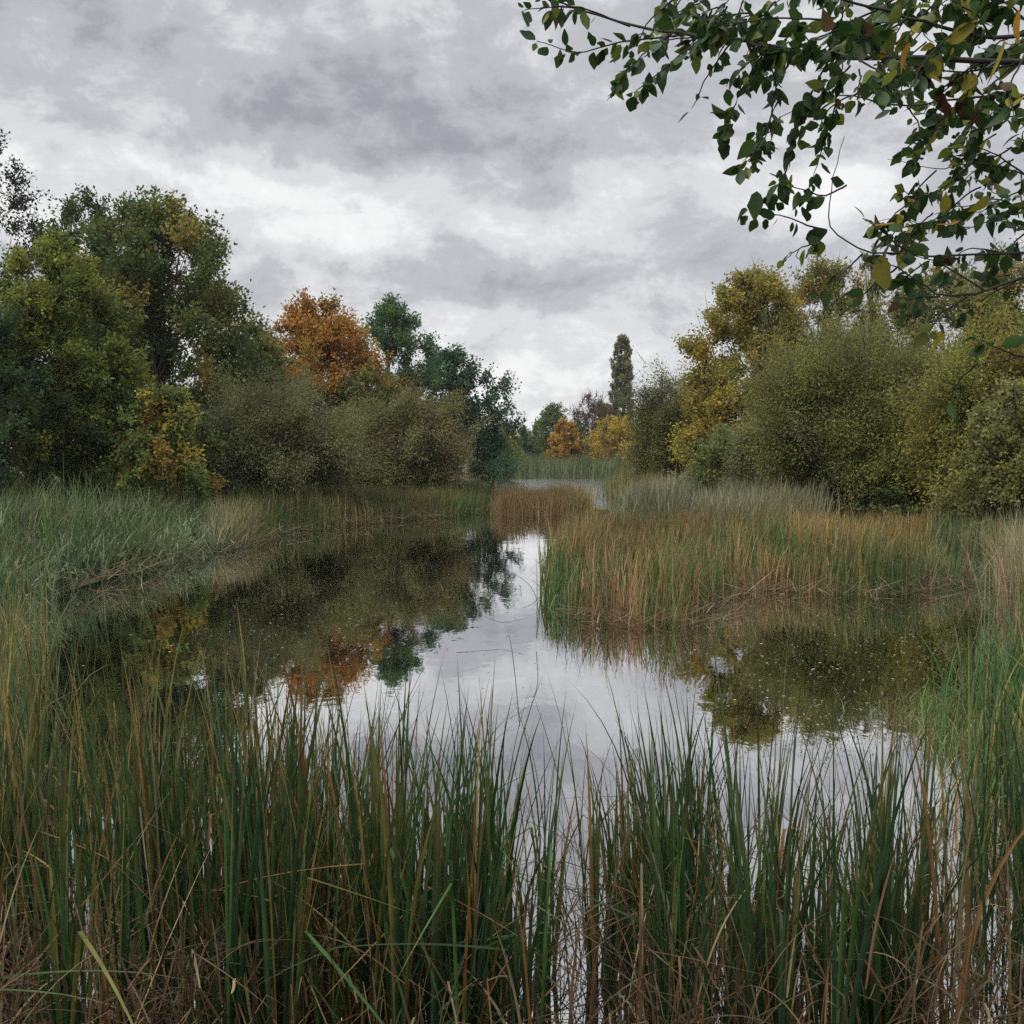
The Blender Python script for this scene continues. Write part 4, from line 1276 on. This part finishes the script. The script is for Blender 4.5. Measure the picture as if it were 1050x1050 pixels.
# ------------------------------------------------------------------ the tree whose branches hang into the top right corner
def overhang():
    rng = np.random.default_rng(170)
    tx, ty = 2.75, 2.5
    z0 = float(ground_z([[tx, ty]])[0])
    root = empty('sallow_tree', (tx, ty, z0))
    tag(root, 'sallow tree at the right whose dark leafy branches hang into the top corner', 'tree')
    o0 = np.array([tx, ty, z0])

    def smooth(pl, k=18):
        pl = np.array(pl)
        tt = np.linspace(0, len(pl) - 1, k)
        pa = np.stack([np.interp(tt, np.arange(len(pl)), pl[:, i]) for i in range(3)], 1)
        for _ in range(2):
            pa[1:-1] = (pa[:-2] + 2 * pa[1:-1] + pa[2:]) / 4
        return pa - o0

    tb = Bag()
    trunk = smooth([(tx, ty, z0 - 0.2), (tx + .03, ty, z0 + 0.8), (tx - .02, ty + .04, z0 + 1.7), (tx + .08, ty + .05, z0 + 2.8), (tx + .05, ty, z0 + 4.2)])
    tb.add(*tubes(trunk[None], np.linspace(0.13, 0.05, 18)[None], 10))
    tb.build('trunk', BARK, root, smooth=True)
    # branches: photo columns/rows with distance; the first point leaves the trunk
    J1 = (tx + .0, ty + .05, z0 + 2.35)
    J2 = (tx + .0, ty + .03, z0 + 1.75)
    J3 = (tx + .0, ty + .03, z0 + 1.45)

    def pp(*pix):
        return [at(a, b, y) for a, b, y in pix]

    branches = [
        ([J1] + pp((1130, 60, 2.55), (1040, 66, 2.5), (930, 58, 2.5), (850, 62, 2.5), (762, 40, 2.55), (700, 36, 2.6), (646, 27, 2.65), (590, 8, 2.7), (545, -8, 2.7)), 0.016),
        ([J1] + pp((1120, 20, 2.3), (1020, 42, 2.3), (930, 18, 2.3), (840, -8, 2.3), (760, -30, 2.35)), 0.012),
        ([J1] + pp((1120, 110, 2.8), (1020, 96, 2.8), (930, 110, 2.8), (860, 96, 2.8), (800, 120, 2.85)), 0.009),
        ([J2] + pp((1130, 250, 2.6), (1040, 262, 2.55), (960, 262, 2.5), (885, 260, 2.5), (848, 236, 2.5), (852, 190, 2.5), (866, 140, 2.5)), 0.007),
        ([J3] + pp((1130, 265, 2.4), (1050, 284, 2.4), (992, 304, 2.4), (964, 304, 2.4), (920, 274, 2.4), (890, 262, 2.4)), 0.009),
        ([J2] + pp((1110, 200, 2.7), (1050, 178, 2.7), (1000, 165, 2.7), (960, 175, 2.7), (920, 165, 2.7)), 0.006),
        ([J3] + pp((1110, 340, 2.2), (1050, 366, 2.2), (1000, 374, 2.2), (950, 384, 2.2)), 0.005),
        ([J2] + pp((1120, 230, 2.9), (1050, 215, 2.9), (980, 240, 2.9), (920, 222, 2.9), (890, 230, 2.9)), 0.005),
    ]
    # twigs by pixel with the number of leaves each carries
    twigs = [
        ((700, 36, 2.6), (640, 40, 2.62), (590, 55, 2.65), (548, 42, 2.68), 16), ((690, 34, 2.6), (662, 52, 2.6), (640, 75, 2.6), (628, 98, 2.6), 15),
        ((646, 27, 2.65), (600, 18, 2.66), (566, 25, 2.68), (536, 38, 2.7), 13), ((720, 38, 2.57), (690, 62, 2.57), (668, 82, 2.57), (650, 100, 2.57), 15),
        ((590, 8, 2.7), (566, 12, 2.7), (548, 4, 2.7), (535, -6, 2.7), 8), ((762, 40, 2.55), (720, 20, 2.55), (680, 10, 2.57), (640, 4, 2.6), 18),
        ((790, 45, 2.52), (768, 75, 2.52), (755, 105, 2.52), (748, 130, 2.52), 18), ((780, 42, 2.5), (800, 80, 2.5), (795, 120, 2.5), (780, 160, 2.5), 18),
        ((850, 62, 2.5), (830, 95, 2.5), (818, 130, 2.5), (812, 158, 2.5), 18), ((800, 100, 2.5), (778, 140, 2.52), (766, 165, 2.52), (752, 176, 2.52), 14),
        ((860, 60, 2.48), (868, 100, 2.48), (862, 130, 2.48), (858, 165, 2.48), 14), ((880, 60, 2.46), (892, 85, 2.46), (884, 105, 2.46), (870, 122, 2.46), 13),
        ((850, 20, 2.4), (800, 14, 2.4), (752, 20, 2.4), (712, 8, 2.42), 20), ((900, 10, 2.32), (850, 30, 2.34), (812, 38, 2.36), (780, 30, 2.38), 20),
        ((930, 18, 2.3), (900, 40, 2.3), (868, 48, 2.3), (840, 44, 2.3), 18), ((980, 32, 2.3), (950, 60, 2.3), (930, 85, 2.3), (916, 105, 2.3), 12),
        ((1040, 66, 2.5), (1010, 92, 2.5), (1000, 125, 2.5), (996, 150, 2.5), 12), ((1050, 60, 2.3), (1030, 90, 2.3), (1022, 120, 2.3), (1020, 140, 2.3), 10),
        ((1020, 42, 2.3), (1000, 18, 2.3), (970, 4, 2.3), (940, -6, 2.3), 18), ((1060, 30, 2.3), (1040, 8, 2.3), (1020, -6, 2.3), (1000, -12, 2.3), 14),
        ((868, 190, 2.5), (842, 205, 2.5), (815, 200, 2.5), (790, 196, 2.5), 10), ((848, 236, 2.5), (826, 228, 2.5), (806, 215, 2.5), (778, 212, 2.5), 10),
        ((848, 236, 2.5), (838, 248, 2.5), (822, 252, 2.5), (810, 262, 2.5), 8), ((812, 158, 2.5), (806, 180, 2.5), (796, 192, 2.5), (780, 204, 2.5), 9),
        ((885, 260, 2.5), (870, 272, 2.5), (852, 284, 2.5), (838, 290, 2.5), 3), ((940, 262, 2.5), (915, 248, 2.5), (900, 232, 2.5), (884, 226, 2.5), 10),
        ((920, 274, 2.4), (912, 284, 2.4), (902, 300, 2.4), (896, 312, 2.4), 5), ((964, 304, 2.4), (940, 306, 2.4), (922, 308, 2.4), (902, 310, 2.4), 7),
        ((992, 304, 2.4), (970, 318, 2.4), (964, 330, 2.4), (958, 336, 2.4), 4), ((1010, 298, 2.4), (980, 280, 2.4), (955, 268, 2.4), (930, 262, 2.4), 12),
        ((1050, 284, 2.4), (1020, 300, 2.4), (1000, 318, 2.4), (990, 330, 2.4), 6), ((1000, 165, 2.7), (975, 190, 2.7), (955, 200, 2.7), (940, 215, 2.7), 13),
        ((960, 175, 2.7), (940, 195, 2.7), (930, 205, 2.7), (918, 200, 2.7), 10), ((1050, 178, 2.7), (1030, 160, 2.7), (1010, 150, 2.7), (985, 152, 2.7), 10),
        ((1050, 215, 2.9), (1025, 200, 2.9), (1000, 208, 2.9), (975, 205, 2.9), 14), ((980, 240, 2.9), (960, 232, 2.9), (940, 236, 2.9), (925, 245, 2.9), 12),
        ((1060, 240, 2.6), (1035, 235, 2.6), (1010, 225, 2.6), (990, 228, 2.6), 12), ((1045, 262, 2.55), (1030, 248, 2.55), (1015, 240, 2.55), (1000, 250, 2.55), 10),
        ((930, 110, 2.8), (945, 120, 2.8), (952, 132, 2.8), (946, 142, 2.8), 8), ((1000, 100, 2.8), (975, 110, 2.8), (960, 100, 2.8), (944, 90, 2.8), 8),
        ((1000, 374, 2.2), (992, 384, 2.2), (990, 396, 2.2), (994, 404, 2.2), 3), ((1050, 366, 2.2), (1030, 360, 2.2), (1012, 352, 2.2), (1005, 345, 2.2), 4),
        ((880, 96, 2.8), (850, 110, 2.8), (836, 130, 2.8), (840, 150, 2.8), 10), ((800, 120, 2.85), (790, 140, 2.85), (772, 150, 2.85), (760, 160, 2.85), 7),
        ((1040, 66, 2.35), (985, 70, 2.35), (940, 50, 2.35), (905, 30, 2.35), 16), ((820, 50, 2.5), (790, 62, 2.5), (770, 50, 2.5), (740, 56, 2.5), 12),
        ((1080, 120, 2.6), (1050, 110, 2.6), (1030, 112, 2.6), (1010, 118, 2.6), 10), ((930, 58, 2.5), (912, 78, 2.5), (900, 92, 2.5), (896, 112, 2.5), 12),
    ]
    for k in range(160):      # the mass of short leafy shoots between the branches
        if k < 80:
            a, b, y = rng.uniform(690, 1075), rng.uniform(-40, 75), rng.uniform(2.3, 2.95)
            if b > 20 + (a - 690) * 0.35:
                b -= 40
        elif k >= 108:      # the leafy length of the boughs beyond the picture's edge
            a, b, y = rng.uniform(1065, 1300), rng.uniform(-160, 330), rng.uniform(2.35, 2.8)
        else:
            a, b, y = rng.uniform(935, 1075), rng.uniform(90, 300), rng.uniform(2.45, 2.95)
        dx, dy = rng.uniform(-55, -8), rng.uniform(8, 50)
        twigs.append(((a, b, y), (a + dx * 0.4, b + dy * 0.25, y), (a + dx * 0.75, b + dy * 0.6, y), (a + dx, b + dy, y), int(rng.integers(6, 11))))
    bb = Bag()
    for pl, r in branches:
        pa = smooth(pl, 26)
        pa[1:-1] += rng.normal(size=(24, 3)) * 0.0016
        bb.add(*tubes(pa[None], 0.55 * r * np.linspace(1, 0.2, 26)[None], 7))
    P_, A_ = [], []
    for tw in twigs:
        nl = tw[-1]
        pa = smooth(pp(*tw[:-1]), 16)
        pa[:, 1] += np.linspace(0, rng.normal() * 0.12, 16)
        pa[1:] += np.cumsum(rng.normal(size=(15, 3)) * 0.0014, 0)
        bb.add(*tubes(pa[None], np.linspace(0.0026, 0.0010, 16)[None], 5))
        nl = int(nl * 1.65)
        s = np.sort(rng.uniform(0.12, 1.0, nl))
        s[-1] = 1.0
        pos = np.stack([np.interp(s * 15, np.arange(16), pa[:, i]) for i in range(3)], 1)
        tang = unit(pa[-1] - pa[0])
        side = unit(np.cross(tang, rng.normal(size=3)))
        sg = np.where(np.arange(nl) % 2 == 0, 1, -1)[:, None]
        ax = tang * 0.5 + sg * side * 0.7 + rng.normal(size=(nl, 3)) * 0.45
        ax[:, 2] -= 0.55
        P_.append(pos)
        A_.append(ax)
    bb.build('branch', TWIG, root, smooth=True)
    p = np.concatenate(P_)
    ax = unit(np.concatenate(A_))
    n = len(p)
    pet = rng.uniform(0.004, 0.012, n)
    L = rng.uniform(0.018, 0.050, n)
    tint = pick_tint([((0.022, 0.050, 0.013), 5), ((0.036, 0.074, 0.017), 3), ((0.12, 0.15, 0.025), 1.3), ((0.08, 0.05, 0.025), 0.2)], n, rng) * rng.uniform(0.75, 1.3, (n, 1))
    rgt = (p[:, 0] + tx) / (p[:, 1] + ty) * F + 525 > 900
    yl = rgt & (rng.uniform(size=n) < 0.08)
    tint[yl] = np.array((0.24, 0.21, 0.03))
    v, f, t = leaves_shape(p + ax * pet[:, None], ax, L, L * rng.uniform(0.52, 0.74, n), rng, tint, 0.05)
    mesh_object('foliage', v, f, NEAR, t, root, smooth=True)
    # turned leaves that stand out one by one
    for (px, py, Y, lf, col, dirv, lb) in (
            (934, 44, 2.28, 0.078, (0.40, 0.20, 0.02), (-0.45, -0.1, -0.9), 'large bright orange leaf'),
            (1030, 40, 2.28, 0.105, (0.30, 0.24, 0.03), (-0.35, 0.1, -1), 'long yellow leaf'),
            (1000, 26, 2.28, 0.066, (0.30, 0.26, 0.05), (-0.9, 0.1, -0.5), 'yellow leaf'),
            (1046, 8, 2.25, 0.075, (0.36, 0.2, 0.03), (-0.1, 0.1, -1), 'orange-yellow leaf'),
            (985, -6, 2.3, 0.06, (0.32, 0.24, 0.04), (0.5, 0.1, -0.7), 'pale yellow leaf'),
            (958, 92, 2.4, 0.075, (0.09, 0.035, 0.02), (0.4, 0, -0.8), 'reddish brown leaf'),
            (980, 105, 2.4, 0.075, (0.07, 0.03, 0.02), (0.7, 0, -0.6), 'dark reddish leaf'),
            (984, 226, 2.45, 0.06, (0.42, 0.15, 0.03), (-0.9, 0, -0.3), 'small orange leaf'),
            (918, 228, 2.45, 0.055, (0.40, 0.18, 0.03), (-0.9, 0, -0.1), 'small amber leaf'),
            (903, 262, 2.4, 0.085, (0.13, 0.12, 0.02), (0.15, 0, -1), 'olive yellow hanging leaf'),
            (852, 284, 2.5, 0.06, (0.13, 0.13, 0.02), (-0.5, 0, -0.8), 'olive leaf at a twig tip'),
            (776, 196, 2.5, 0.07, (0.035, 0.07, 0.02), (-0.1, 0, -1), None)):
        q = at(px, py, Y) - o0
        v, f, t = leaves_shape(q[None], np.array([dirv]), np.array([lf]), np.array([lf * 0.52]), rng, np.array([col]), 0.0, 0.12)
        # turn the blade towards the open water so that its face shows
        ob = mesh_object('leaf', v, f, NEAR, t, root, smooth=True)
        if lb:
            ob['label'] = lb


overhang()


# ------------------------------------------------------------------ autumn haze
def haze(density):
    v = np.array([[x, y, z] for x in (-720, 720) for y in (-30, 920) for z in (-2.2, 26.0)], float)
    f = np.array([[0, 1, 3, 2], [4, 6, 7, 5], [0, 4, 5, 1], [2, 3, 7, 6], [0, 2, 6, 4], [1, 5, 7, 3]])
    m = bpy.data.materials.new('haze')
    m.use_nodes = True
    t = m.node_tree
    t.nodes.clear()
    pv = N(t, 'ShaderNodeVolumePrincipled')
    pv.inputs['Color'].default_value = (0.92, 0.92, 0.91, 1)
    pv.inputs['Density'].default_value = density
    pv.inputs['Anisotropy'].default_value = 0.2
    o = N(t, 'ShaderNodeOutputMaterial')
    t.links.new(pv.outputs[0], o.inputs['Volume'])
    tag(mesh_object('haze', v, f, m), 'thin grey haze in the air over the pond', kind='stuff')


haze(0.00018)
